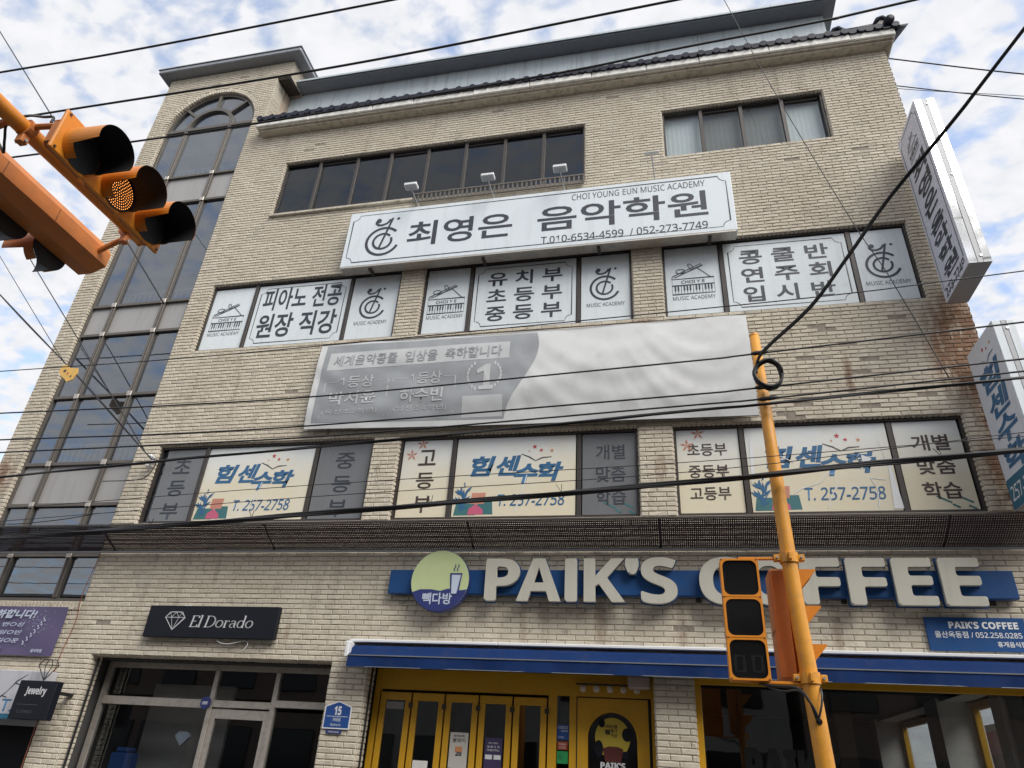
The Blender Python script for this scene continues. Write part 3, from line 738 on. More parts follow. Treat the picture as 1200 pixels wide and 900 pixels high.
b = MB(); b.box(-8.05, -7.75, .7, .95, 0, 1.55, .02); b.box(-8.0, -7.8, .72, .93, 1.552, 1.62, .02); b.build('blue_display_case', BLUEP, bld)
# dark pipe and thin rusty cable running down the pier
b = MB(); b.tube([(-8.245, .12, 0), (-8.245, .12, 2.74)], .016, 8); tag(b.build('drain_pipe', BLACK), 'thin dark pipe inside the jamb left of the jewellery shop window', 'pipe')
b = MB(); b.tube(catmull([(-8.72, -.02, 4.24), (-8.78, -.025, 3.6), (-8.74, -.02, 3.2), (-8.80, -.025, 2.6), (-8.79, -.02, 1.2), (-8.8, -.02, .05)], 6), .006, 5); tag(b.build('rusty_cable', COPPER), 'thin rust-red cable running down the brick pier beside the purple banner', 'cable')
b = MB(); b.tube([(-4.0, .12, 0), (-4.0, .12, 2.74)], .014, 8); o = b.build('drain_pipe', BLACK); o.location.x += .055; tag(o, 'thin dark pipe in the left jamb of the yellow coffee shop front', 'pipe')
# round security sticker on the mullion
t = thing('alarm_badge', 'small round blue badge on the mullion of the jewellery shop', 'badge', (-6.5, .38, 2.2))
b = MB(); b.prism([(-6.50+.075*math.cos(rad(a)), 2.23+.085*math.sin(rad(a))) for a in range(22, 382, 45)], PY(EY-.05), 0, .03); b.build('disc', NAVYP, t)
text('lettering', 'ADT', WHITEP, t, (-6.545, -6.455, 2.205, 2.245), PY(EY-.05), .033, bold=.02)
# gem sticker in the shop window
t = thing('hanging_gem', 'pale faceted gem ornament hanging inside the jewellery shop window', 'ornament', (-6.9, .6, 1.75))
b = MB(); gp = [(-7.02, 1.80), (-6.97, 1.86), (-6.83, 1.86), (-6.78, 1.80), (-6.90, 1.68)]
b.prism(gp[::-1], PY(.62), -.05, 0); b.build('gem', PALE, t); b = MB(); b.tube([(-6.9, .64, 1.86), (-6.9, .64, 2.1)], .003, 5); b.build('cord', STEEL, t)
# --- left shop bay under the tower ---------------------------------------------------
b = MB(); b.box(-11.2, -8.80, .6, .66, 0, 1.9); b.build('opening_dark_sheet', BLACKP, bld)  # shade of the open bay put in as a flat black sheet
b = MB(); b.box(-11.2, -8.82, .02, .1, 1.80, 1.88, .004); b.build('opening_rail', GREYMETAL, bld)
# --- coffee shop front -----------------------------------------------------------------
CY = .35
b = MB(); b.box(-3.97, -.26, CY, CY+.08, 2.50, 2.755); b.box(-3.97, -3.89, CY, CY+.08, 0, 2.50); b.box(-.32, -.26, CY, CY+.08, 0, 2.50); b.box(-1.60, -1.49, CY, CY+.08, 0, 2.50); b.box(-1.33, -1.24, CY, CY+.08, 0, 2.50)
cf = b.build('coffee_shopfront', YEL, bld)
XD = [-3.88, -3.43, -2.97, -2.51, -2.06, -1.61]
for k in range(5):
    x0, x1 = XD[k]+.012, XD[k+1]-.012
    m = MB(); w = .075
    m.box(x0, x1, CY-.015, CY+.04, 2.37, 2.465, .005).box(x0, x0+w, CY-.014, CY+.039, .02, 2.37, .005).box(x1-w, x1, CY-.014, CY+.039, .02, 2.37, .005).box(x0+w, x1-w, CY-.013, CY+.038, .02, .35)
    d_ = m.build('folding_door', YEL, cf)
    m = MB(); m.quad((x0+w, CY+.01, .35), (x1-w, CY+.01, .35), (x1-w, CY+.01, 2.37), (x0+w, CY+.01, 2.37)); m.build('pane', GLASS_S, d_)
    m = MB(); m.box(x1-.02, x1+.035, CY-.03, CY-.016, 2.28, 2.34, .003); m.build('hinge', FRAME, d_)
m = MB(); m.quad((-1.49, CY+.02, .3), (-1.33, CY+.02, .3), (-1.33, CY+.02, 2.50), (-1.49, CY+.02, 2.50)); m.build('narrow_pane', GLASS_S, cf)
# door with arched light
m = MB(); ax, aw, az = -.80, .30, 2.03
out_ = [(-1.24, .05), (-.34, .05), (-.34, 2.49), (-1.24, 2.49)]
ar = arc(ax, az, aw, aw, 0, 180, 20)
m.quad(*[(u, CY-.005, v) for u, v in ((-1.235, .05), (ax-aw, .05), (ax-aw, az), (-1.235, az))]); m.quad(*[(u, CY-.005, v) for u, v in ((ax+aw, .05), (-.345, .05), (-.345, az), (ax+aw, az))])
for k in range(20):
    a0, a1 = ar[k], ar[k+1]
    m.quad((a0[0], CY-.005, a0[1]), ( -.345+(k)/20*(-1.235+.345), CY-.005, 2.485), (-.345+(k+1)/20*(-1.235+.345), CY-.005, 2.485), (a1[0], CY-.005, a1[1]))
m.quad((ax+aw, CY-.005, az), (-.345, CY-.005, az), (-.345, CY-.005, 2.485)); m.quad((ax-aw, CY-.005, az), (-1.235, CY-.005, 2.485), (-1.235, CY-.005, az))
for k in range(20):
    a0, a1 = ar[k], ar[k+1]; m.quad((a0[0], CY-.005, a0[1]), (a1[0], CY-.005, a1[1]), (a1[0], CY+.05, a1[1]), (a0[0], CY+.05, a0[1]))
m.quad((ax-aw, CY-.005, .05), (ax-aw, CY+.05, .05), (ax-aw, CY+.05, az), (ax-aw, CY-.005, az)); m.quad((ax+aw, CY-.005, .05), (ax+aw, CY-.005, az), (ax+aw, CY+.05, az), (ax+aw, CY+.05, .05))
door = m.build('shop_door', YEL, cf)
m = MB(); m.stroke(arc(ax, az, aw+.02, aw+.02, 0, 180, 20), .03, PY(CY-.005), .006); m.build('arch_moulding', YEL, door)
m = MB(); m.prism([(ax+aw, .05)] + ar + [(ax-aw, .05)], PY(CY+.06), 0, .012); m.build('arched_pane', BLACKG, door)
m = MB(); m.stroke([(-1.235, .05), (-1.235, 2.488), (-.345, 2.488), (-.345, .05)], .012, PY(CY-.0055), .0015); m.build('door_gap', BLACK, door)
# door poster behind the arched light
t = thing('door_poster', 'round yellow coffee poster with a dark drink in the arched shop door', 'poster', (ax, CY, 1.6))
fn = PY(CY+.045)
b = MB(); b.prism([(ax+.0+.215*math.cos(rad(a)), 2.05+.225*math.sin(rad(a))) for a in range(0, 360, 12)], fn, 0, .002); b.build('yellow_disc', mat('poster_yellow', (.55, .42, .05), .5, var=.05), t)
b = MB()
for (cx, cz, r1, r2) in ((ax-.17, 1.93, .055, .09), (ax+.18, 2.09, .065, .075), (ax+.15, 1.87, .04, .04), (ax-.13, 2.21, .04, .05)):
    b = MB(); b.poly([(cx+r1*math.cos(rad(a)), cz+r2*math.sin(rad(a))) for a in range(0, 360, 20)], fn, .004); b.build('bean_spot', BLACKP, t)
b = MB(); b.prism([(ax-.09, 1.79), (ax+.10, 1.79), (ax+.13, 1.93), (ax+.06, 1.955), (ax-.05, 1.955), (ax-.12, 1.93)], fn, .0045, .008); b.build('drink', mat('drink_print', (.11, .025, .02), .5, var=.3, scale=30), t)
text('lettering', '커피드롭', INKBR, t, (ax-.09, ax+.06, 2.155, 2.195), fn, .004, bold=.02)
text('lettering', '빽', INKBR, t, (ax-.09, ax+.005, 2.055, 2.145), fn, .004, bold=.035)
text('lettering', '다', INKBR, t, (ax+.015, ax+.06, 2.105, 2.15), fn, .004, bold=.01); text('lettering', '방', INKBR, t, (ax+.015, ax+.06, 2.05, 2.095), fn, .004, bold=.01)
text('lettering', "PAIK'S", WHITEP, t, (ax-.15, ax+.15, 1.715, 1.785), fn, .009, bold=.03)
text('lettering', "COFFEE", WHITEP, t, (ax-.15, ax+.15, 1.615, 1.685), fn, .009, bold=.03)
# stickers on the narrow pane
def sticker(name, label, x0, x1, z0, z1, m_, y, lines, tm, cat='sticker'):
    t = thing(name, label, cat, ((x0+x1)/2, y, z0))
    b = MB(); b.box(x0, x1, y-.003, y, z0, z1); b.build('sheet', m_, t)
    for s_, (u0_, u1_, v0_, v1_), *bd in lines:
        text('lettering', s_, tm, t, (x0+(x1-x0)*u0_, x0+(x1-x0)*u1_, z0+(z1-z0)*v0_, z0+(z1-z0)*v1_), PY(y-.003), .002, bold=bd[0] if bd else .01)
    return t
sticker('blue_sticker', 'tall blue sticker on the narrow pane beside the yellow door', -1.485, -1.335, 2.0, 2.17, BLUEP, CY+.012, [('CISCO', (.1, .9, .72, .9)), ('Access', (.35, .9, .52, .66)), ('스마트', (.1, .6, .1, .22))], WHITEP)
sticker('red_sticker', 'small red sticker between the blue and green ones by the door', -1.475, -1.35, 1.89, 1.98, mat('sticker_red', (.36, .07, .03), .5), CY+.012, [('주차금지', (.15, .85, .55, .8)), ('CCTV', (.2, .8, .15, .4))], WHITEP)
sticker('green_sticker', 'small green sticker below the red one by the door', -1.48, -1.345, 1.74, 1.875, mat('sticker_green', (.02, .30, .09), .5), CY+.012, [('Q', (.15, .45, .3, .7))], INK)
sticker('menu_notice', 'white printed notice taped inside the third folding door', -2.86, -2.62, 1.62, 2.02, mat('paper_white', (.55, .53, .48), .7, var=.05), CY+.006, [('쓱싹쓱싹', (.2, .8, .86, .94)), ('봄맞이', (.15, .85, .72, .84)), ('20', (.35, .7, .34, .48), .03)], INK, 'notice')
b = MB(); b.box(-2.78, -2.69, CY-.002, CY+.0015, 1.80, 1.86); o = b.build('orange_print', ORANGEINK, bpy.data.objects['menu_notice']); 
sticker('purple_notice', 'dark purple printed notice taped inside the fourth folding door', -2.40, -2.17, 1.60, 1.98, mat('paper_purple', (.05, .035, .10), .6), CY+.006, [('오픈 이벤트', (.2, .75, .82, .87)), ('월 화 수 목', (.15, .85, .70, .77)), ('아메리카노', (.15, .85, .60, .67))], WHITEP, 'notice')
for xq in (-2.385, -2.275):
    b = MB(); b.box(xq, xq+.09, CY-.001, CY+.002, 1.74, 1.79); b.build('price_box', WHITEP, bpy.data.objects['purple_notice'])
sticker('paper_sheet', 'blank white paper sheet taped low inside the second folding door', -3.33, -3.13, 1.50, 1.68, WHITEPLASTER, CY+.006, [], INK, 'paper')
sticker('paper_note', 'small blank paper note in the top of the first folding door', -3.78, -3.54, 2.26, 2.345, mat('paper_grey', (.32, .31, .33), .7), CY+.006, [], INK, 'paper')
# bulbs on a rail and white box under the soffit
t = thing('bulb_string', 'row of five round frosted bulbs on a rail above the yellow door', 'lamp', (-.8, .27, 2.6))
b = MB(); b.box(-1.24, -.36, .24, .27, 2.625, 2.645); b.build('rail', FRAME, t)
for x in (-1.15, -.98, -.81, -.645, -.48):
    b = MB(); P = []
    for k in range(7):
        a = math.pi*k/6; P.append((x, .255, 2.625-.055*(1-math.cos(a))*.75))
    b.tube(P, [max(.006, .042*math.sin(math.pi*(k*.9+.6)/6.6)) for k in range(7)], 10); b.build('bulb', BULB, t, True)
b = MB(); b.box(-.58, -.31, .08, .22, 2.585, 2.73, .02); tag(b.build('junction_box', mat('box_plastic', (.42, .36, .33), .6)), 'pale plastic box under the awning at the right of the bulbs', 'box')
# --- coffee shop right window and interior --------------------------------------------
RY = .15
b = MB(); b.box(.20, 4.15, RY-.02, RY+.06, 2.665, 2.755, .005); b.box(.20, .285, RY-.018, RY+.058, 0, 2.665, .005); b.box(4.06, 4.15, RY-.018, RY+.058, 0, 2.665); b.box(.285, 4.06, RY-.02, RY+.06, 0, .5)
rw = b.build('coffee_window', YEL, bld)
b = MB(); b.quad((.285, RY+.01, .5), (4.06, RY+.01, .5), (4.06, RY+.01, 2.665), (.285, RY+.01, 2.665)); b.build('pane', GLASS_S, rw)
text('window_lettering', "PAIK'S", mat('window_vinyl_black', (.012, .012, .012), .8, spec=.05), rw, (.72, 1.75, 1.60, 2.02), PY(RY+.01), .002, bold=.04)
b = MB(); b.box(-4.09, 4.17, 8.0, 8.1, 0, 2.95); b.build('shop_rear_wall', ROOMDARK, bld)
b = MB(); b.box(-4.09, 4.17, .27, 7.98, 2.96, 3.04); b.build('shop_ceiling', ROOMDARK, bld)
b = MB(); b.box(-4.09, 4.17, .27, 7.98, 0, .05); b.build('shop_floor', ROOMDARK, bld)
b = MB(); b.box(2.35, 2.6, 3.4, 3.65, .05, 2.955); b.build('shop_column', mat('column_brown', (.16, .12, .08), .8), bld)
# side windows: white reveals, yellow frames, a pink banner outside
for y0, y1 in ((1.3, 3.3), (3.92, 7.18)):
    b = MB(); xo, xi = XR-.002, 3.85
    b.quad((xi, y0, 2.9), (xi, y1, 2.9), (xo, y1, 2.9), (xo, y0, 2.9)); b.quad((xi, y0, .9), (xo, y0, .9), (xo, y1, .9), (xi, y1, .9))
    b.quad((xi, y1, .9), (xo, y1, .9), (xo, y1, 2.9), (xi, y1, 2.9)); b.quad((xi, y0, .9), (xi, y0, 2.9), (xo, y0, 2.9), (xo, y0, .9))
    b.box(3.80, 3.85, y0-.3, y0, .05, 2.95); b.box(3.80, 3.85, y1, y1+.3, .05, 2.95)
    wv = b.build('side_window', WHITEPLASTER, bld)
    b = MB(); X0, X1 = 4.25, 4.33
    b.box(X0, X1, y0+.002, y0+.1, .91, 2.89).box(X0, X1, y1-.1, y1-.002, .91, 2.89).box(X0, X1, y0+.1, y1-.1, 2.79, 2.89).box(X0, X1, y0+.1, y1-.1, .91, 1.0); b.build('frame', YEL, wv)
    b = MB(); b.quad((4.288, y1-.1, 1.0), (4.288, y0+.1, 1.0), (4.288, y0+.1, 2.79), (4.288, y1-.1, 2.79)); b.build('pane', GLASS_S, wv)
t = thing('side_banner', 'pink and brown advertising board seen through the coffee shop side window', 'banner', (4.9, 5.2, 1.2))
b = MB(); b.box(4.9, 4.93, 3.6, 6.6, 1.0, 2.72); b.build('board', mat('side_board_white', (.55, .58, .62), .6), t)
b = MB(); b.box(4.892, 4.899, 3.7, 6.45, 2.3, 2.62); b.build('pink_band', PINK, t)
b = MB(); b.box(4.892, 4.899, 3.7, 6.45, 1.1, 2.298); b.build('brown_band', mat('brown_print', (.20, .07, .04), .6, var=.3, scale=6), t)
text('lettering', '오븐구이', ORANGEINK, t, (-5.9, -4.2, 2.35, 2.58), PX(4.892), .002, bold=.02)
text('lettering', '치킨', WHITEP, t, (-5.6, -4.6, 1.8, 2.1), PX(4.892), .002, bold=.02)
# ================================================================== SIGNS ON THE FRONT
def clef(parent, cx, cz, r, fn, d, m_=INK):
    """round e-and-note emblem"""
    b = MB(); w = r*.17
    b.stroke(arc(cx, cz, r, r, 42, 338, 30), w, fn, d)
    b.stroke(arc(cx-.02*r, cz, r*.56, r*.56, 40, 385, 26), w*.85, fn, d+.0008)
    b.stroke([(cx-.18*r, cz-.56*r), (cx+.42*r, cz+1.74*r)], w*.75, fn, d+.0016)
    b.stroke([(cx+u*r, cz+v*r) for u, v in ((-.60, 1.58), (-.58, 1.40), (-.42, 1.26), (-.18, 1.25), (.06, 1.34), (.22, 1.50), (.27, 1.66))], w*.8, fn, d+.0024)
    b.poly([(cx-.45*r+.17*r*math.cos(rad(a)), cz+1.60*r+.17*r*math.sin(rad(a))) for a in range(0, 360, 30)], fn, d+.0032)
    b.poly([(cx+.76*r+.10*r*math.cos(rad(a)), cz+1.64*r+.10*r*math.sin(rad(a))) for a in range(0, 360, 40)], fn, d)
    return b.build('clef_emblem', m_, parent)
def piano(parent, x0, x1, z0, z1, fn, d, m_=INK):
    b = MB(); W, H = x1-x0, z1-z0; w = .012*W/.65
    P = lambda u, v: (x0+W*u, z0+H*v)
    b.stroke([P(0, 0), P(1, 0), P(1, .30), P(0, .30)], w, fn, d, True); b.stroke([P(0, .30), P(1, .30), P(1, .52), P(0, .52)], w, fn, d+.0007, True)
    for k in range(1, 14): b.stroke([P(k/14, 0), P(k/14, .30)], w*.6, fn, d+.0014)
    for k in (1, 2, 4, 5, 6, 8, 9, 11, 12, 13): b.poly([P(k/14-.018, .12), P(k/14+.018, .12), P(k/14+.018, .30), P(k/14-.018, .30)], fn, d+.002)
    b.stroke([P(0, .53), P(.02, .62), P(.72, 1.0), P(.76, .95), P(.06, .57)], w, fn, d+.0026); b.stroke([P(.92, .53), P(.6, .90)], w, fn, d+.003)
    b.stroke([P(.22+.11*math.cos(rad(a)), .78+.07*math.sin(rad(a))) for a in range(0, 360, 30)], w, fn, d+.0034, True)
    b.stroke([P(.47+.05*math.cos(rad(a))-.04*math.sin(rad(a)), .92+.10*math.sin(rad(a))) for a in range(0, 360, 30)], w, fn, d+.0038, True)
    b.build('piano_emblem', m_, parent)
    text('lettering', 'CHOI Y E', m_, parent, (x0+W*.22, x0+W*.78, z0+H*.355, z0+H*.46), fn, d+.001, bold=.012)
# --- long music academy board
t = thing('music_academy_sign', 'long pale blue board sign with large dark Korean lettering below the top windows', 'sign', (-2.1, -.15, 9.4))
SX0, SX1, SZ0, SZ1, SY = -5.55, 1.36, 9.40, 10.70, -.25
b = MB(); b.box(SX0, SX1, SY, -.03, SZ0, SZ1, .012); b.build('board', SIGNW, t)
b = MB(); b.stroke(notched(SX0+.09, SX1-.09, SZ0+.09, SZ1-.09, .12), .012, PY(SY), .002, True); b.build('border_line', INK, t)
b = MB(); b.box(SX0+.02, SX1-.02, SY-.004, -.04, SZ0-.03, SZ0-.003); b.build('bottom_rail', ALU, t)
for x in (-5.0, -2.9, -.9, .9):
    b = MB(); b.box(x, x+.05, -.20, .01, SZ0-.07, SZ0-.031); b.build('bracket', FRAME, t)
fs_ = PY(SY)
clef(t, -4.80, 9.93, .315, fs_, .003)
text('lettering', '최영은', INK, t, (-4.33, -2.38, 9.74, 10.31), fs_, .003, bold=.016)
text('lettering', '음악학원', INK, t, (-1.93, .94, 9.77, 10.33), fs_, .003, bold=.016)
text('lettering', 'CHOI YOUNG EUN MUSIC ACADEMY', INKG, t, (-1.33, .93, 10.42, 10.56), fs_, .003)
text('lettering', 'T.010-6534-4599  / 052-273-7749', INK, t, (-1.85, .91, 9.49, 9.65), fs_, .003, bold=.008)
# --- flood lamps
for k, (x, lab) in enumerate(((-4.25, 'white arm floodlight leftmost of those above the long music sign'), (-2.80, 'white arm floodlight in front of the middle of the long top window'), (-1.50, 'white arm floodlight in front of the right end of the long top window'), (.08, 'thin lamp arm standing over the right half of the music sign against brick'))):
    t = thing('sign_floodlight', lab, 'lamp', (x, -.1, 10.5), 'floodlights above the music sign')
    hy, hz = (-.62, 10.86) if k < 3 else (-.45, 11.15)
    b = MB(); b.tube([(x+.05, -.12, 10.45), (x+.04, -.14, 10.72), (x, hy+.05, hz-.03)], .011, 6); b.build('arm', STEEL, t)
    if k < 3:
        b = MB(); b.box(x-.12, x+.12, hy-.05, hy+.10, hz-.02, hz+.05, .012); b.build('head', WHITEP, t)
        b = MB(); b.box(x-.10, x+.10, hy-.035, hy+.085, hz-.03, hz-.021); b.build('lamp_glass', GREYMETAL, t)
    else:
        b = MB(); b.box(x-.12, x+.12, hy-.02, hy+.04, hz-.015, hz+.012, .006); b.build('head', STEEL, t)
# --- window films ---------------------------------------------------------------------
FY = .098
def film(label, x0, x1, z0, z1, m_):
    t = thing('window_poster', label, 'poster', ((x0+x1)/2, FY, z0))
    b = MB(); b.box(x0, x1, FY, FY+.006, z0, z1); b.build('film', m_, t)
    return t
ff = PY(FY)
Z3a, Z3b = 8.05, 9.41
def music_small(label, x0, x1, kind):
    t = film(label, x0, x1, Z3a, Z3b, FILMW); c = (x0+x1)/2; w = x1-x0
    if kind == 'piano':
        piano(t, c-.33, c+.33, 8.46, 9.05, ff, .003); text('lettering', 'MUSIC ACADEMY', INKG, t, (c-.33, c+.33, 8.345, 8.42), ff, .003)
    else:
        clef(t, c-.01, 8.72, .235, ff, .003); text('lettering', 'MUSIC ACADEMY', INKG, t, (c-.31, c+.31, 8.345, 8.42), ff, .003)
def music_main(label, x0, x1, rows):
    t = film(label, x0, x1, Z3a, Z3b, FILMW)
    b = MB(); b.stroke(notched(x0+.07, x1-.07, Z3a+.07, Z3b-.07, .11), .010, ff, .002, True); b.build('border_line', INK, t)
    for s_, bx in rows: text('lettering', s_, INK, t, bx, ff, .003, bold=.02)
music_small('white film with piano drawing at the far left of the third-floor windows', -8.26, -7.42, 'piano')
music_main('white film with two rows of bold lettering 피아노 전공 원장 직강 in the left third-floor window', -7.33, -5.465, [('피아노 전공', (-7.18, -5.60, 8.83, 9.33)), ('원장 직강', (-7.18, -5.60, 8.22, 8.75))])
music_small('white film with round clef emblem at the right of the left third-floor window', -5.375, -4.48, 'clef')
music_small('white film with piano drawing at the left of the middle third-floor window', -3.945, -3.17, 'piano')
R3 = lambda x0, x1, a, b_, c: [(q, (x0, x1, zz, zz+.30)) for q, zz in ((a, 8.95), (b_, 8.58), (c, 8.21))]
music_main('white film with three rows of bold lettering 유치부 초등부 중등부 in the middle third-floor window', -3.08, -1.285, R3(-2.83, -1.52, '유 치 부', '초 등 부', '중 등 부'))
music_small('white film with round clef emblem at the right of the middle third-floor window', -1.195, -.39, 'clef')
music_small('white film with piano drawing at the left of the right third-floor window', .19, 1.045, 'piano')
music_main('white film with three rows of bold lettering 콩쿨반 연주회 입시반 in the right third-floor window', 1.135, 3.0, R3(1.37, 2.72, '콩 쿨 반', '연 주 회', '입 시 반'))
music_small('white film with round clef emblem at the right end of the third-floor windows', 3.09, 3.84, 'clef')
Z2a, Z2b = 4.80, 6.04
def star(b, cx, cz, r, fn, d): b.poly([(cx+(r if k % 2 == 0 else r*.45)*math.cos(rad(90+36*k)), cz+(r if k % 2 == 0 else r*.45)*math.sin(rad(90+36*k))) for k in range(10)], fn, d)
def leaf(b, x, z, a, L, w, fn, d):
    c, s_ = math.cos(rad(a)), math.sin(rad(a)); b.poly([(x, z), (x+c*L*.5+s_*w, z+s_*L*.5-c*w), (x+c*L, z+s_*L), (x+c*L*.5-s_*w, z+s_*L*.5+c*w)], fn, d)
def math_main(label, x0, x1, torn):
    t = film(label, x0, x1, Z2a, Z2b, FILMC); c = (x0+x1)/2
    k0 = x0+.24
    text('lettering', '힘', INKB, t, (k0, k0+.38, 5.42, 5.74), ff, .003, bold=.036, shear=.22); text('lettering', '센', INKB, t, (k0+.39, k0+.76, 5.42, 5.74), ff, .003, bold=.036, shear=.22)
    text('lettering', '수', INKB, t, (k0+.66, k0+1.03, 5.29, 5.60), ff, .0042, bold=.036, shear=.22); text('lettering', '학', INKB, t, (k0+1.03, k0+1.40, 5.32, 5.62), ff, .003, bold=.036, shear=.22)
    text('lettering', 'T. 257-2758', INKB, t, (x0+.68, x0+1.66, 4.95, 5.13), ff, .003, bold=.012, shear=.12)
    b = MB(); mx = x0+1.22; b.stroke([(mx-.22, 5.76), (mx-.1, 5.71), (mx, 5.645), (mx+.1, 5.69), (mx+.24, 5.70)], [.01, .02, .012, .02, .01], ff, .003); b.build('open_book', INKG, t)
    b = MB(); star(b, mx-.02, 5.87, .04, ff, .003); star(b, mx+.08, 5.81, .032, ff, .003); b.build('red_stars', RED, t)
    b = MB(); star(b, mx+.24, 5.80, .032, ff, .003); star(b, mx-.1, 5.80, .018, ff, .003); b.build('orange_stars', ORANGEINK, t)
    b = MB(); b.poly([(x0+.03, 4.82), (x0+.36, 4.82), (x0+.34, 5.0), (x0+.06, 5.0)], ff, .002); b.poly([(x0+.38, 4.83), (x0+.62, 4.83), (x0+.60, 5.03), (x0+.38, 5.03)], ff, .002); b.build('teal_books', TEAL, t)
    b = MB(); b.poly([(x0+.24, 4.83), (x0+.48, 4.83), (x0+.47, 4.90), (x0+.36, 4.99), (x0+.26, 4.92)], ff, .0032); b.build('pink_pot', PINK, t)
    b = MB(); b.poly([(x0+.28, 4.99), (x0+.48, 4.99), (x0+.50, 5.16), (x0+.29, 5.16)], ff, .0026); b.build('coral_book', CORAL, t)
    b = MB(); r_ = random.Random(9)
    for q in range(13): leaf(b, x0+.10+q*.006, 4.88+q*.022, 30+q*23 % 130, .17, .022, ff, .0036+q*.0002)
    for q in range(4): leaf(b, x0+.11+.02*q, 5.17+q*.035, 50+50*(q % 2), .06, .012, ff, .0036)
    b.build('leaf_print', INKB, t)
    if torn:
        b = MB(); r_ = random.Random(4)
        for pts in ([(x0+.55, 5.05), (x0+.66, 5.12), (x0+.9, 5.2), (x0+1.02, 5.35)], [(x0+.95, 4.84), (x0+1.0, 5.0), (x0+1.12, 5.22)], [(x0+1.45, 5.62), (x0+1.38, 5.52), (x0+1.6, 5.55)], [(x0+1.55, 4.84), (x0+1.58, 5.1), (x0+1.52, 5.25), (x0+1.7, 5.22)], [(x0+.6, 5.5), (x0+.42, 5.6), (x0+.3, 5.57)], [(x0+.3, 5.75), (x0+.25, 5.5), (x0+.33, 5.3)]):
            b = MB(); b.stroke([(u+r_.uniform(-.01, .01), v) for u, v in pts], .011, ff, .005); b.build('peeling_tear', WHITEP, t)
        for px_ in ([(x0+1.42, 5.36), (x0+1.58, 5.52), (x0+1.46, 5.58)], [(x0+1.72, 4.82), (x0+1.84, 4.82), (x0+1.80, 5.3), (x0+1.68, 5.9), (x0+1.76, 5.4)], [(x0+.02, 5.2), (x0+.06, 5.9), (x0+.1, 5.92), (x0+.07, 5.3)]): b = MB(); b.poly(px_, ff, .0053); b.build('peeling_tear', WHITEP, t)
    else:
        b = MB(); b.stroke([(x0+.95, 4.86), (x0+1.02, 5.1), (x0+1.10, 5.42)], .014, ff, .005); b.build('peeling_tear', WHITEP, t)
def column(label, x0, x1, m_, s_, bx, ink, bold=.012, line=1.0, flower=False, drops=False):
    t = film(label, x0, x1, Z2a, Z2b, m_)
    rows = s_.split('\n'); hh = (bx[3]-bx[2])/(len(rows)+(len(rows)-1)*(.45 if line < 1.3 else .75))
    for q, r_ in enumerate(rows):
        zt = bx[3]-q*(bx[3]-bx[2]-hh)/(len(rows)-1); text('lettering', r_, ink, t, (bx[0], bx[1], zt-hh, zt), ff, .003, bold=bold)
    if flower:
        b = MB()
        for fx, fz in ((x0+.14, 5.80), (x0+.30, 5.98)):
            for q in range(5): leaf(b, fx, fz, 20+72*q, .10, .018, ff, .002+q*.0003)
        b.build('coral_flower', CORAL, t)
    if drops:
        b = MB()
        for q, (u, v, L) in enumerate(((x1-.46, 4.98, .2), (x1-.2, 4.97, .18), (x1-.12, 4.85, .1), (x1-.3, 4.87, .1))): b.stroke([(u, v), (u+L*.8, v-L*.45)], .025, ff, .002+q*.0003)
        b.build('blue_dashes', TEAL, t)
column('grey film with column 초등부 at the far left of the second-floor windows', -8.17, -7.46, FILMG, '초\n등\n부', (-7.98, -7.66, 4.83, 5.88), INK, .01, 1.15)
math_main('cream film with blue 힘센수학 lettering in the left second-floor window', -7.37, -5.46, False)
column('grey film with lettering column 중등부 at the right of the left second-floor window', -5.36, -4.48, FILMG, '중\n등\n부', (-5.06, -4.74, 4.83, 5.88), INK, .01, 1.15)
column('cream film with column 고등부 and a coral flower in the middle second-floor window', -3.94, -3.16, FILMC, '고\n등\n부', (-3.68, -3.40, 4.87, 5.88), INKBR, .016, 1.15, True)
math_main('cream film with blue 힘센수학 lettering in the middle second-floor window', -3.07, -1.255, False)
column('grey film reading 개별 맞춤 학습 in the middle second-floor window', -1.155, -.39, FILMG, '개별\n맞춤\n학습', (-.96, -.54, 4.94, 5.86), INK, .01, 1.2, drops=True)
column('cream film reading 초등부 중등부 고등부 with coral flower, behind the signal pole on its left', .19, 1.035, FILMC, '초등부\n중등부\n고등부', (.33, .87, 4.98, 5.82), INKBR, .014, 1.45, True)
math_main('peeling cream 힘센수학 film in the right second-floor window behind the signal pole', 1.125, 2.95, True)
column('cream film reading 개별 맞춤 학습 at the right end of the second-floor windows', 3.04, 3.83, FILMC, '개별\n맞춤\n학습', (3.23, 3.68, 4.94, 5.84), INKBR, .018, 1.2, drops=True)
# --- faded congratulation banner --------------------------------------------------------
t = thing('hanging_banner', 'faded grey and white cloth banner sagging in folds between the second and third floors', 'banner', (-2.1, -.1, 6.15))
def sag(u, v):
    s_ = (v-6.15)/1.7; x = (u+5.6)/6.95
    f = .05*math.sin(math.pi*max(0, min(1, s_)))*(1+.4*math.sin(3*x))
    for cxx, wd, aa, fr_, ph in ((.36, .34, .014, 9, 0), (.70, .20, .010, 11, 1.2), (.90, .15, .009, 13, .5), (.12, .2, .010, 11, .4)):
        k = (x-cxx)/wd; bow = s_-.55*k*k            # swags hanging between fixings
        f += aa*math.exp(-k*k*1.1)*(math.sin(fr_*bow+ph)+.4*math.sin(2.3*fr_*bow+2+3*k))*max(0, min(1, (1-s_)*2.5))*max(0, min(1, s_*6))
    f += .006*math.sin(31*x+4*s_)*s_*s_ + .008*math.sin(9*s_+6*x)*(1-s_)
    return f+.06
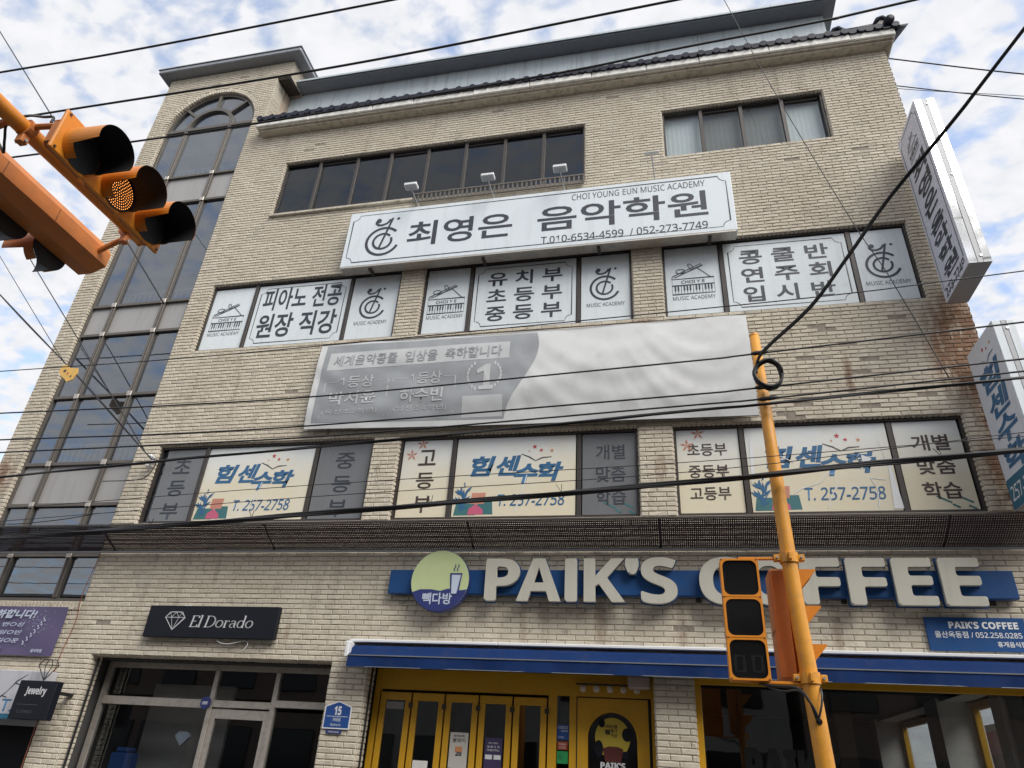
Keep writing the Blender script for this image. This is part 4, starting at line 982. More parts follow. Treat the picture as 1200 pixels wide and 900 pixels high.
def cloth(m_, edge0, edge1, z0f, z1f, nx, nz, d):
    b = MB(); P = [[None]*(nz+1) for _ in range(nx+1)]
    for i in range(nx+1):
        for j in range(nz+1):
            v0_ = j/nz; e0, e1 = edge0(v0_), edge1(v0_); u = e0+(e1-e0)*i/nx
            z = z0f(u)+(z1f(u)-z0f(u))*v0_; P[i][j] = (u, -.03-sag(u, z)-d, z)
    for i in range(nx):
        for j in range(nz): b.quad(P[i][j], P[i+1][j], P[i+1][j+1], P[i][j+1])
    return b
bot = lambda u: 6.19-.012*(u+2)-.03*math.sin((u+5.6)*.45); top_ = lambda u: 7.86-.03*math.sin(math.pi*(u+5.6)/6.95)
def weld(o):
    import bmesh
    bm = bmesh.new(); bm.from_mesh(o.data); bmesh.ops.remove_doubles(bm, verts=bm.verts, dist=.0005); bm.to_mesh(o.data); bm.free()
    o.data.polygons.foreach_set('use_smooth', [True]*len(o.data.polygons)); return o
weld(cloth(BANW, lambda v: -5.63, lambda v: 1.33, bot, top_, 170, 46, 0).build('cloth', BANW, t))
weld(cloth(BANG, lambda v: -5.52, lambda v: -2.13+.20*math.sin(math.pi*(v*1.25-.5))+.12*v, lambda u: bot(u)+.10, lambda u: top_(u)-.05, 100, 46, .003).build('grey_print', BANG, t))
weld(cloth(BANL, lambda v: -5.42, lambda v: -2.30, lambda u: 7.30+.012*(u+4), lambda u: 7.64+.0*(u+4), 70, 20, .005).build('title_band', BANL, t))
weld(cloth(BANL, lambda v: -3.0, lambda v: -2.36, lambda u: 6.30, lambda u: 6.66, 14, 10, .005).build('podium_print', BANL, t))
fb = PY(-.03)
def btext(s_, bx, m_, bold=.01, d=.010): text('lettering', s_, m_, t, bx, fb, d, bold=bold, warp=sag, res=4)
btext('세계음악콩쿨  입상을  축하합니다', (-5.32, -2.42, 7.36, 7.58), BANG, .008, .012)
btext('1등상', (-5.13, -4.53, 6.93, 7.15), BANL); btext('박서윤', (-5.28, -4.46, 6.63, 6.87), BANL, .014); btext('(옥산초2학년)', (-5.36, -4.4, 6.45, 6.55), BANL, 0)
btext('1등상', (-3.92, -3.38, 6.93, 7.15), BANL); btext('하수빈', (-4.04, -3.33, 6.60, 6.85), BANL, .014); btext('(남산초4학년)', (-4.12, -3.25, 6.44, 6.55), BANL, 0)

fw_ = lambda u, v, d: (u, -.03-sag(u, v)-d, v)
b = MB()
for sgn in (-1, 1):
    for q in range(9):
        a = rad(-60+q*14); u, v = -2.68+sgn*.27*math.cos(a), 6.98+.27*math.sin(a)
        leaf(b, u, v, 90 if sgn > 0 else 90, .09, .022, fw_, .007)
b.build('laurel_print', BANL, t)['kind'] = 'stuff'
for x0, x1 in ((-5.4, -4.28), (-4.2, -3.15)):
    for L_ in ([(x0+.25, 7.05), (x0, 7.05), (x0, 6.4)], [(x1-.2, 7.05), (x1, 7.05), (x1, 6.4)]):
        b = MB(); b.stroke(L_, .012, fw_, .006); b.build('frame_line', BANL, t)
b = MB(); b.poly([(-2.76, 6.76), (-2.52, 6.76), (-2.52, 6.83), (-2.585, 6.83), (-2.585, 7.22), (-2.66, 7.22), (-2.80, 7.12), (-2.80, 7.05), (-2.69, 7.09), (-2.69, 6.83), (-2.76, 6.83)], fw_, .009); b.build('figure_one', BANL, t)
b = MB(); b.tube([(-5.63, -.09, 7.85), (-2, -.11, 7.83), (1.33, -.09, 7.86)], .006, 5); b.build('top_cord', RUBBER, t)
b = MB(); b.tube([(-5.63, -.09, 6.2), (-2, -.11, 6.15), (1.33, -.09, 6.14)], .006, 5); b.build('bottom_cord', RUBBER, t)
# --- catch net above the ground floor ------------------------------------------------------
t = thing('catch_net', 'sloping dark mesh catch net along the front above the ground floor', 'net', (-3.5, -.2, 4.28))
NZ0, NZ1, NYo = 4.285, 4.545, -.48
b = MB()
nx = 60
for i in range(nx):
    xa, xb_ = -11.3+15.65*i/nx, -11.3+15.65*(i+1)/nx
    for j in range(3):
        f0, f1 = j/3, (j+1)/3; sg = lambda f: -.03*math.sin(math.pi*f)
        b.quad((xa, -.02+(NYo+.02)*f0, NZ0+(NZ1-NZ0)*f0+sg(f0)), (xb_, -.02+(NYo+.02)*f0, NZ0+(NZ1-NZ0)*f0+sg(f0)), (xb_, -.02+(NYo+.02)*f1, NZ0+(NZ1-NZ0)*f1+sg(f1)), (xa, -.02+(NYo+.02)*f1, NZ0+(NZ1-NZ0)*f1+sg(f1)))
b.build('mesh_sheet', NET, t)
b = MB(); b.box(-11.32, 4.36, NYo-.02, NYo+.012, NZ1-.012, NZ1+.014); b.build('outer_rail', FRAME, t)
b = MB(); b.box(-11.32, 4.36, -.045, -.012, NZ0-.032, NZ0-.004); b.build('wall_rail', GREYMETAL, t)
for x in (-10.9, -8.45, -5.70, -2.64, -.1, 3.26, 4.3):
    b = MB(); b.tube([(x, -.03, NZ0), (x, NYo, NZ1)], .014, 6); b.build('strut', BLACK, t)
# --- coffee shop channel letters -------------------------------------------------------------
t = thing('coffee_letter_sign', 'large cream channel letters on a long blue strip over the awning', 'sign', (0, -.1, 3.5))
b = MB(); b.box(-3.79, 3.88, -.12, -.02, 3.655, 3.975, .006); b.build('blue_strip', BLUE, t)
for x in (-3.0, -1.3, .3, 2.0, 3.6):
    b = MB(); b.box(x, x+.06, -.025, .012, 3.6, 3.98); b.build('wall_bracket', FRAME, t)
def round_corners(o, w):
    import bmesh
    bm = bmesh.new(); bm.from_mesh(o.data); bmesh.ops.remove_doubles(bm, verts=bm.verts, dist=.0008)
    E_ = []
    for e in bm.edges:
        d_ = e.verts[1].co-e.verts[0].co
        if abs(d_.y) > .9*d_.length and len(e.link_faces) == 2 and e.calc_face_angle(0) > rad(50): E_.append(e)
    bmesh.ops.bevel(bm, geom=E_, offset=w, segments=4, profile=.5, affect='EDGES', clamp_overlap=True)
    bm.to_mesh(o.data); bm.free()
LX = [('P', -2.40, -1.94), ('A', -1.97, -1.39), ('I', -1.335, -1.18), ('K', -1.09, -.57), ("'", -.56, -.39), ('S', -.37, .08), ('C', .35, .89), ('O', .90, 1.47), ('F', 1.54, 2.0), ('F', 2.065, 2.51), ('E', 2.575, 3.005), ('E', 3.08, 3.51)]
for ch, x0, x1 in LX:
    z0, z1 = (3.55, 4.10) if ch not in "SCO'" else (3.535, 4.115) if ch != "'" else (3.90, 4.10)
    q = text('letter', ch, LETTER, t, (x0, x1, z0, z1), PY(-.12), .03, raw=ch == 'I', bold=.008 if ch != 'I' else .02, depth=.075, res=6, heavy=True)
    round_corners(q, .028)
    text('letter_back', ch, BLUE, t, (x0-.012, x1+.012, z0-.012, z1+.012), PY(-.12), .004, raw=ch == 'I', bold=.008 if ch != 'I' else .02, depth=.024, res=6, heavy=True)
# --- round logo sign: mascot left out, cup and lettering kept -----------------------------------
t = thing('round_logo_sign', 'round lime and navy logo disc at the left end of the blue strip', 'sign', (-3.03, -.2, 3.42))
lc, lz, lr, ly = -3.03, 3.81, .41, -.21
circ = lambda r_, n=48: [(lc+r_*math.cos(2*math.pi*k/n), lz+r_*math.sin(2*math.pi*k/n)) for k in range(n)]
b = MB(); b.prism(circ(lr), PY(ly), -.09, 0); b.build('disc_body', NAVYP, t)
b = MB(); b.prism(circ(lr-.006), PY(ly), .001, .003); b.build('lime_face', LIME, t)
fl = PY(ly)
nav = [p for p in arc(lc, lz, lr-.007, lr-.007, 203, 343, 24)] + [(lc+.30, lz-.13), (lc+.12, lz-.11), (lc+.02, lz-.14), (lc-.1, lz-.12), (lc-.26, lz-.12)]
b = MB(); b.poly(nav, fl, .005); b.build('navy_base', NAVYP, t)
b = MB(); b.poly([(lc+.17, lz-.18), (lc+.26, lz-.18), (lc+.30, lz+.08), (lc+.15, lz+.08)], fl, .0075); b.build('cup', PALE, t)
b = MB(); b.stroke([(lc+.17, lz-.18), (lc+.26, lz-.18), (lc+.30, lz+.08), (lc+.15, lz+.08)], .014, fl, .0085, True); b.stroke([(lc+.14, lz+.085), (lc+.31, lz+.085)], .022, fl, .009)
for q in (0, .045): b.stroke([(lc+.20+q, lz+.12), (lc+.185+q, lz+.15), (lc+.21+q, lz+.18), (lc+.20+q, lz+.215)], .011, fl, .008)
b.build('cup_outline', NAVYP, t)
text('lettering', '빽다방', PALE, t, (lc-.22, lc+.19, lz-.315, lz-.165), fl, .0075, bold=.02)
b = MB(); b.box(lc-.05, lc+.05, ly+.09, .01, lz-.05, lz+.05); b.build('bracket', FRAME, t)
# --- small blue plate -------------------------------------------------------------------------------
t = thing('shop_info_plate', 'small blue plate with white shop name and phone number under the letters', 'sign', (3.37, -.02, 3.09))
b = MB(); b.box(2.855, 3.885, -.035, -.012, 3.09, 3.46, .004); b.build('plate', BLUE, t); fp = PY(-.035)
text('lettering', "PAIK'S COFFEE", WHITEP, t, (3.10, 3.81, 3.335, 3.412), fp, .002, bold=.022); text('lettering', '울산옥동점 / 052.258.0285', WHITEP, t, (2.935, 3.825, 3.232, 3.305), fp, .002, bold=.012); text('lettering', '휴게음식점', WHITEP, t, (3.555, 3.84, 3.14, 3.20), fp, .002, bold=.014)
# --- awning ----------------------------------------------------------------------------------------
t = thing('retracted_awning', 'rolled-up royal blue awning with white cover rail and hanging valance', 'awning', (0, -.15, 2.68))
for xa, xb_ in ((-4.215, -2.2), (-2.195, .95), (.955, 4.4)):
    b = MB(); b.box(xa, xb_, -.17, -.0, 3.005, 3.045, .008); b.build('cover_rail', WHITEP, t)
P = []
b = MB(); prof = [(-.02, 2.975), (-.16, 2.965), (-.215, 2.925), (-.225, 2.87), (-.30, 2.835), (-.305, 2.82), (-.28, 2.815), (-.10, 2.84), (-.02, 2.88)]
n = 90; xs = [-4.14+8.54*i/n for i in range(n+1)]
for i in range(n):
    w0, w1 = .006*math.sin(xs[i]*7), .006*math.sin(xs[i+1]*7)
    for j in range(len(prof)-1):
        (ya, za), (yb, zb) = prof[j], prof[j+1]
        b.quad((xs[i], ya+w0, za), (xs[i], yb+w0, zb), (xs[i+1], yb+w1, zb), (xs[i+1], ya+w1, za))
b.quad(*[(xs[0], y, z) for y, z in prof]); weld(b.build('rolled_canvas', AWN, t))
b = MB()
for i in range(n):
    for j in range(4):
        za, zb = 2.822-.138*j/4, 2.822-.138*(j+1)/4; wv = lambda x, z: -.308+.012*math.sin(x*5.2+1)*(2.822-z)/.14+.006*math.sin(x*13)*(2.822-z)/.14
        b.quad((xs[i], wv(xs[i], zb), zb), (xs[i+1], wv(xs[i+1], zb), zb), (xs[i+1], wv(xs[i+1], za), za), (xs[i], wv(xs[i], za), za))
weld(b.build('valance', AWN, t))
b = MB(); b.box(-4.14, 4.4, -.318, -.305, 2.818, 2.830); b.build('front_bar', AWN2, t)
b = MB(); b.tube([(-4.14, -.309, 2.686), (4.4, -.309, 2.686)], .005, 5); b.build('hem', AWN2, t)
b = MB(); b.box(-4.20, -4.145, -.31, -.0, 2.80, 3.0, .01); b.build('end_cap', WHITEP, t)
# --- jewellery sign: serif letters drawn with a broad nib ------------------------------------------------
def nib(b, pts, fn, d, thick, thin, sh=.0):
    for i in range(len(pts)-1):
        p, q = Vector(pts[i]), Vector(pts[i+1]); t_ = q-p
        if t_.length < 1e-6: continue
        t_.normalize(); w = thin+(thick-thin)*abs(t_[1])**1.6; nn = Vector((-t_[1], t_[0]))*w/2
        p2, q2 = p-t_*thin*.3, q+t_*thin*.3
        b.quad(fn(*(p2-nn), d), fn(*(q2-nn), d), fn(*(q2+nn), d), fn(*(p2+nn), d))
def serif_word(parent, x0, x1, z0, z1, fn, d):
    S = {'E': (.62, [[(.12, 0), (.12, 1)], [(.02, 1), (.56, 1), (.58, .84)], [(.12, .52), (.42, .52)], [(.02, 0), (.58, 0), (.62, .18)]]),
         'l': (.26, [[(.12, 0), (.12, 1.06)], [(.02, 1.06), (.12, 1.06)], [(.02, 0), (.22, 0)]]),
         'D': (.84, [[(.14, 0), (.14, 1)], [(.02, 1), (.36, 1)] + arc(.36, .5, .42, .5, 90, -90, 14) + [(.02, 0)]]),
         'o': (.60, [arc(.30, .31, .25, .31, 0, 360, 20)]),
         'r': (.44, [[(.12, 0), (.12, .6)], [(.03, .6), (.12, .6)], [(.03, 0), (.23, 0)], arc(.29, .38, .15, .22, 160, 40, 8)]),
         'a': (.54, [arc(.22, .17, .17, .17, 70, 290, 10), [(.40, .45), (.40, .06), (.50, 0)], arc(.24, .42, .16, .19, 0, 150, 8), [(.40, .36), (.24, .33)]]),
         'd': (.60, [arc(.26, .31, .22, .31, 30, 330, 16), [(.48, 0), (.48, 1.06)], [(.38, 1.06), (.48, 1.06)], [(.48, 0), (.57, 0)]]),
         ' ': (.16, [])}
    W = sum(S[c][0]+.05 for c in 'El Dorado'); H = z1-z0; k = (x1-x0)/(W*H); x = x0; b = MB(); dd = d
    for c in 'El Dorado':
        w, st = S[c]
        for s_ in st:
            dd += .00025; nib(b, [(x+(u+.12*v)*H*k, z0+v*H) for u, v in s_], fn, dd, .024, .008)
        x += (w+.05)*H*k
    b.build('serif_lettering', PALE2, parent)
PALE2 = mat('pale_lettering', (.55, .55, .57), .5, var=.04)
t = thing('jewellery_board_sign', 'long black board with faceted gem outline and white serif name', 'sign', (-6.4, -.08, 3.02))
b = MB(); b.box(-7.46, -5.37, -.10, -.03, 3.02, 3.455, .006); b.build('board', BLACKP, t)
fe = PY(-.10); b = MB()
gx, gz = -7.0, 3.15; G = [(-.16, .14), (-.08, .215), (.08, .215), (.16, .14), (0, -.03)]
gp = [(gx+u, gz+v) for u, v in G]; b.stroke(gp, .011, fe, .002, True); b.stroke([gp[0], gp[3]], .008, fe, .0025)
for u in (-.06, .06): b.stroke([(gx+u, gz+.14), gp[4]], .007, fe, .003)
b.stroke([gp[0], (gx-.1, gz+.215), (gx-.06, gz+.14), (gx, gz+.215), (gx+.06, gz+.14), (gx+.1, gz+.215), gp[3]], .007, fe, .0035); b.build('gem_outline', PALE2, t)
serif_word(t, -6.74, -5.73, 3.165, 3.315, fe, .002)
for x in (-7.2, -5.6):
    b = MB(); b.box(x, x+.06, -.031, .01, 3.2, 3.26); b.build('bracket', FRAME, t)
b = MB(); b.box(-6.93, -6.83, -.06, -.045, 3.457, 3.475); b.build('tape_scrap', WHITEP, t)
b = MB(); b.tube(catmull([(-6.3, -.05, 3.02), (-6.2, -.06, 2.965), (-6.05, -.06, 2.955), (-5.85, -.05, 3.0), (-5.78, -.05, 2.96), (-5.83, -.05, 2.87)], 6), .006, 5); tag(b.build('loose_wire', WHITEP), 'loose pale wire hanging under the black jewellery board', 'wire')
# --- house number --------------------------------------------------------------------------------------------
t = thing('house_number_plate', 'blue pentagonal house number plate 15 with white rim on the brick pier', 'sign', (-4.29, -.02, 1.95))
pent = [(-4.47, 1.97), (-4.10, 1.97), (-4.10, 2.235), (-4.285, 2.30), (-4.47, 2.235)]; inn = [(-4.455, 1.985), (-4.115, 1.985), (-4.115, 2.225), (-4.285, 2.284), (-4.455, 2.225)]
b = MB(); b.prism(pent, PY(-.006), 0, .012); b.build('rim', WHITEP, t); b = MB(); b.prism(inn, PY(-.018), 0, .002); b.build('plate', BLUEP, t); fh = PY(-.020)
text('lettering', '15', WHITEP, t, (-4.335, -4.235, 2.13, 2.235), fh, .002, bold=.02); text('lettering', '거마로', WHITEP, t, (-4.345, -4.23, 2.055, 2.10), fh, .002, bold=.01); text('lettering', 'Geoma-ro', WHITEP, t, (-4.36, -4.22, 2.005, 2.035), fh, .002)
b = MB(); b.stroke([(-4.43, 2.115), (-4.14, 2.115)], .005, fh, .002); b.build('divider_line', WHITEP, t)
b = MB(); b.box(-4.41, -4.20, -.016, -.006, 1.915, 1.958); b.build('lower_plate', NAVYP, t); text('lettering', '우편번호 44662', WHITEP, t, (-4.38, -4.23, 1.925, 1.948), PY(-.016), .002)
# --- purple banner, projecting jewellery sign, white left sign ---------------------------------------------------
t = thing('purple_banner', 'purple cloth banner with white lettering over the left shop', 'banner', (-10, -.05, 2.72))
b = MB()
for i in range(40):
    xa, xb_ = -11.3+2.38*i/40, -11.3+2.38*(i+1)/40
    for j in range(10):
        za, zb = 2.72+.7*j/10, 2.72+.7*(j+1)/10; yy = lambda x, z: -.05-.016*math.sin((x+11)*5+z*4)*math.sin(math.pi*(z-2.72)/.7)
        b.quad((xa, yy(xa, za), za), (xb_, yy(xb_, za), za), (xb_, yy(xb_, zb), zb), (xa, yy(xa, zb), zb))
weld(b.build('cloth', PURPLE, t)); fq = PY(-.072)
text('lettering', '입상을 축하합니다!', PALE, t, (-10.9, -9.42, 3.24, 3.37), fq, .002, bold=.035, shear=.2)
for k, s_ in enumerate(('금상을 박○을 번○성', '은상을 박○을 임○빈', '동상을 김○수 김○운')): text('lettering', s_, PALE, t, (-10.9, -9.58, 3.12-k*.115, 3.185-k*.115), fq, .002, bold=.01, shear=.2)
text('lettering', '음악학원', PALE, t, (-9.30, -9.10, 2.76, 2.81), fq, .002, bold=.02)
b = MB(); b.poly([(-10.4, 2.75), (-9.86, 2.75), (-9.86, 2.83), (-10.4, 2.83)], fq, .001); b.build('pale_label', mat('label_pinkish', (.45, .33, .42), .5), t); text('lettering', '052-273', RED, t, (-10.2, -9.9, 2.765, 2.815), fq, .003, bold=.01)
b = MB()
r_ = random.Random(2)
for q in range(14): leaf(b, -9.5+.10*math.sin(q*.12)+.012*q, 2.86+.028*q, 40+90*(q % 2), .05, .012, fq, .002+.0002*q)
for q in range(70): x, z = -9.45+r_.gauss(.08, .12), 3.2+r_.gauss(0, .11); b.poly([(x, z), (x+.008, z), (x+.008, z+.008), (x, z+.008)], fq, .002)
b.build('sparkle_print', PALE, t)
t = thing('projecting_jewellery_sign', 'small black square sign reading Jewelry with wire gem frame on top', 'sign', (-8.65, -.3, 1.87))
b = MB(); b.box(-8.98, -8.36, -.36, -.24, 1.87, 2.36, .008); b.build('board', BLACKP, t); fj = PY(-.36)
text('lettering', 'Jewelry', PALE2, t, (-8.83, -8.49, 2.155, 2.285), fj, .002, bold=.022); text('lettering', 'EL DORADO', INKG, t, (-8.86, -8.62, 1.95, 1.985), fj, .002); b = MB(); b.stroke([(-8.90, 2.055), (-8.55, 2.055)], .006, fj, .002); b.build('rule_line', INKG, t)
b = MB(); gx, gz = -8.66, 2.37; G = [(-.17, .20), (-.11, .27), (.11, .27), (.17, .20), (0, 0)]; g3 = [(gx+u, -.30, gz+v) for u, v in G]
for a, c in ((0, 1), (1, 2), (2, 3), (3, 0), (0, 4), (3, 4)): b.tube([g3[a], g3[c]], .007, 5)
for u in (-.06, .06): b.tube([(gx+u, -.30, gz+.20), g3[4]], .006, 5); b.tube([(gx+u, -.30, gz+.20), (gx+u*.4, -.30, gz+.27)], .006, 5)
b.build('wire_gem', BLACK, t); b = MB(); b.box(-8.45, -8.37, -.245, .01, 2.2, 2.24); b.build('wall_bracket', BLACK, t)
t = thing('left_shop_sign', 'white shop sign with blue foot strip behind the black Jewelry sign', 'sign', (-9.8, -.1, 1.88))
b = MB(); b.box(-11.3, -8.72, -.20, -.02, 1.92, 2.50, .008); b.build('board', mat('sign_white_left', (.48, .48, .52), .5, streak=.3), t); b = MB(); b.box(-11.3, -8.72, -.205, -.19, 1.87, 1.935); b.build('blue_strip', TEALB, t)
text('lettering', 'T.', INKB, t, (-9.33, -9.12, 1.96, 2.12), PY(-.20), .002, bold=.01)
b = MB(); b.stroke([(-9.5, 2.0), (-9.38, 2.15), (-9.3, 2.22), (-9.2, 2.35), (-9.05, 2.45)], [.008, .02, .008, .02, .006], PY(-.2), .003); b.stroke([(-9.36, 2.16), (-9.27, 2.14)], .012, PY(-.2), .0035); b.stroke([(-9.22, 2.33), (-9.10, 2.31)], .012, PY(-.2), .0035); b.build('brush_mark', INK, t)
# --- projecting box signs at the right corner -------------------------------------------------------------------------
def box_sign(label, X0, X1, Y0, Y1, z0, z1, frontm, sidem):
    t = thing('projecting_box_sign', label, 'sign', ((X0+X1)/2, 0, z0))
    b = MB(); b.box(X0+.008, X1-.008, Y1+.006, Y0, z0, z1, .004); b.build('cabinet', sidem[0], t)
    b = MB(); b.box(X0, X0+.0075, Y1+.004, Y0, z0+.005, z1-.005); b.build('face', frontm, t)
    w = (X1-X0)
    for q, (a, c) in enumerate(((0.02, .38), (.40, .62), (.64, .98))):
        b = MB(); b.box(X0+w*a, X0+w*c, Y1-.004, Y1+.0055, z0+.004, z1-.004, .002); b.build('edge_panel', sidem[1] if q != 1 else sidem[2], t)
    for zz in (z0+.12, (z0+z1)/2, z1-.12):
        b = MB(); b.tube([(X0+w*.6, Y1-.012, zz), (X0+w*.6, Y1-.004, zz)], .022, 8); b.build('bolt', STEEL, t)
    for zz in (z0+.3, z1-.3):
        b = MB(); b.box((X0+X1)/2-.03, (X0+X1)/2+.03, Y0-.002, .012, zz, zz+.06); b.build('wall_bracket', FRAME, t)
    return t
t = box_sign('tall lilac projecting box sign with mirror steel edge at the upper right corner', 4.045, 4.335, -.14, -1.03, 7.76, 10.96, SIGNL, (GREYMETAL, MIRROR, GREYMETAL))
fx = PX(4.045)
b = MB(); b.stroke(notched(.20, .97, 7.84, 10.88, .10), .009, fx, .003, True); b.build('border_line', INKG, t)
piano(t, .38, .80, 10.26, 10.66, fx, .003, INKG)
for k, ch in enumerate('최영은'): text('lettering', ch, INK, t, (.32, .86, 9.84-k*.37, 10.17-k*.37), fx, .003, bold=.03)
for k, ch in enumerate('음악학원'): text('lettering', ch, INK, t, (.32, .86, 8.77-k*.255, 8.99-k*.255), fx, .003, bold=.03)
text('lettering', '273-7749', INK, t, (.22, .96, 7.80, 7.94), fx, .003, bold=.014)
t = box_sign('pale projecting box sign with teal foot panel at the lower right corner', 4.09, 4.345, -.14, -1.0, 4.68, 6.87, mat('sign_face_pale', (.66, .69, .75), .45, var=.04, streak=.1), (GREYMETAL, SIGNW, GREYMETAL))
fx = PX(4.09)
for k, ch in enumerate('힘센수학'): text('lettering', ch, INKB, t, (.29, .87, 6.14-k*.355, 6.47-k*.355), fx, .003, bold=.036, shear=.1)
b = MB(); b.poly([(.145, 4.69), (.995, 4.69), (.995, 5.06), (.145, 5.06)], fx, .002); b.build('teal_panel', TEALB, t)
text('lettering', '257-2758', WHITEP, t, (.20, .95, 4.78, 4.96), fx, .004, bold=.01)
b = MB(); b.stroke([(.42, 6.60), (.52, 6.55), (.60, 6.50), (.70, 6.55), (.84, 6.56)], [.01, .02, .012, .02, .01], fx, .003); b.build('open_book', INKB, t)
b = MB(); star(b, .58, 6.70, .035, fx, .003); star(b, .68, 6.66, .025, fx, .003); b.build('red_stars', RED, t); b = MB(); star(b, .80, 6.68, .03, fx, .003); b.build('orange_stars', ORANGEINK, t)
# ================================================================== STREET FURNITURE
def band(parent, x, y, z, r, m_=POLE):
    b = MB(); b.tube([(x, y, z-.04), (x, y, z+.04)], r+.012, 16); b.box(x-r-.055, x-r-.005, y-.03, y+.03, z-.025, z+.025, .004); b.box(x+r+.005, x+r+.055, y-.03, y+.03, z-.025, z+.025, .004)
    b.box(x-.012, x+.012, y-r-.04, y-r-.005, z-.03, z+.03, .004); o = b.build('clamp_band', m_, parent)
    for dx in (-r-.03, r+.03):
        b = MB(); b.tube([(x+dx, y-.045, z), (x+dx, y-.03, z)], .010, 6); b.build('bolt', STEEL, parent)
    return o
PX0, PYY = .945, -3.30
t = thing('signal_pole', 'slim orange-yellow pole carrying pedestrian signals in front of the coffee shop', 'pole', (1.02, PYY, 0))
pole_pts = [(1.065, PYY, -.01), (1.0, PYY, 1.6), (.972, PYY, 2.4), (.948, PYY, 2.95), (.930, PYY, 4.2), (.914, PYY, 5.39)]
b = MB(); b.tube(pole_pts, [.072, .066, .0625, .061, .053, .044], 24); b.build('shaft', POLE, t, True)
b = MB(); b.tube([(.914, PYY, 5.385), (.914, PYY, 5.41)], [.046, .040], 20); b.build('cap', POLE, t)
b = MB(); b.box(.90, 1.23, -3.46, -3.14, -.005, .03, .01); b.build('base_plate', POLE, t)
def px_at(z):
    for a, c in zip(pole_pts, pole_pts[1:]):
        if a[2] <= z <= c[2]: k = (z-a[2])/(c[2]-a[2]); return a[0]+(c[0]-a[0])*k
band(t, px_at(3.24), PYY, 3.24, .062); band(t, px_at(2.34), PYY, 2.34, .064)
b = MB(); b.tube([(px_at(2.05)+.0, PYY-.06, 2.05), (px_at(2.05), PYY-.075, 2.045)], .022, 10); b.build('cable_gland', BLACK, t)
# pedestrian head facing the viewer
def ped_head(t, x0, x1, y0, y1, z0, z1):
    b = MB(); b.box(x0, x1, y0+.02, y1, z0, z1, .012); b.build('housing', ORANGE, t)
    h = (z1-z0)/3
    for k in range(3):
        za, zb = z1-(k+1)*h, z1-k*h
        oa, ia = rrect(x0, x1, za+.002, zb-.002, .012), rrect(x0+.016, x1-.016, za+.016, zb-.016, .05)
        m = MB(); n = len(oa)
        for q in range(n):
            j = (q+1) % n
            m.quad((ia[q][0], y0, ia[q][1]), (oa[q][0], y0, oa[q][1]), (oa[j][0], y0, oa[j][1]), (ia[j][0], y0, ia[j][1]))
            m.quad((oa[q][0], y0, oa[q][1]), (oa[q][0], y0+.03, oa[q][1]), (oa[j][0], y0+.03, oa[j][1]), (oa[j][0], y0, oa[j][1]))
            m.quad((ia[q][0], y0, ia[q][1]), (ia[j][0], y0, ia[j][1]), (ia[j][0], y0+.018, ia[j][1]), (ia[q][0], y0+.018, ia[q][1]))
        m.build('lens_bezel', ORANGE, t)
        m = MB(); m.prism(ia, PY(y0+.0185), 0, .006); m.build('lens', BLACKG, t)
    c = (x0+x1)/2; m = MB(); SEG = mat('segment_grey', (.011, .011, .011), .3)
    for dx in (-.065, .065):
        xx, zz = c+dx, z0+.12; m.stroke([(xx-.032, zz-.055), (xx+.032, zz-.055), (xx+.032, zz+.055), (xx-.032, zz+.055)], .016, PY(y0+.0125), .001, True); 
    m.build('countdown_digits', SEG, t)
    for bx_ in (x0+.012, x1-.012):
        for bz in (z0+.01, z0+h, z0+2*h, z1-.01):
            m = MB(); m.tube([(bx_, y0-.004, bz), (bx_, y0+.001, bz)], .006, 6); m.build('screw', FRAME, t)
t = thing('pedestrian_signal', 'three-lens pedestrian signal with black square lenses facing the viewer, left of its pole', 'traffic light', (.545, -3.3, 2.3), 'pedestrian signals on the pole')
ped_head(t, .40, .695, -3.36, -3.20, 2.305, 3.225)
for z in (3.235, 2.30):
    b = MB(); b.box(.55, px_at(z+.005)-.06, -3.315, -3.285, z-.008, z+.012, .003); b.build('bracket_arm', ORANGE, t)
# pedestrian head seen edge-on behind the pole, hoods to the right
t = thing('pedestrian_signal', 'orange pedestrian signal seen from its back with three hoods jutting right of the pole', 'traffic light', (.93, -3.1, 2.3), 'pedestrian signals on the pole')
hx0, hx1, hy0, hy1, hz0, hz1 = .79, 1.01, -3.20, -2.90, 2.33, 3.20
b = MB(); b.box(hx0, hx0+.13, hy0+.01, hy1-.01, hz0+.01, hz1-.01, .02); b.box(hx0+.132, hx1-.02, hy0, hy1, hz0, hz1, .012); b.build('housing', ORANGE2, t)
b = MB(); b.box(hx0-.006, hx0-.001, hy0+.03, hy1-.03, 2.7, 2.704); b.build('housing_seam', FRAME, t)
for k in range(3):
    zt = 3.18-k*.289
    b = MB(); tip = hx1+.14
    for y in (hy0+.006, hy1-.006):
        b.prism([(hx1-.02, zt-.17), (hx1+.005, zt-.16), (tip, zt-.012), (tip, zt), (hx1-.02, zt)], lambda u, v, d, y=y: (u, y+d, v), -.004, .004)
    b.box(hx1-.02, tip, hy0+.011, hy1-.011, zt-.006, zt+.002); b.build('hood', ORANGE, t)
    b = MB(); b.box(hx1-.018, hx1-.008, hy0+.02, hy1-.02, zt-.26, zt-.01); b.build('lens', BLACKG, t)
for z in (3.235, 2.305):
    b = MB(); b.box(.90, .95, PYY+.05, hy0+.05, z-.012, z+.012, .003); b.build('bracket_arm', ORANGE, t)
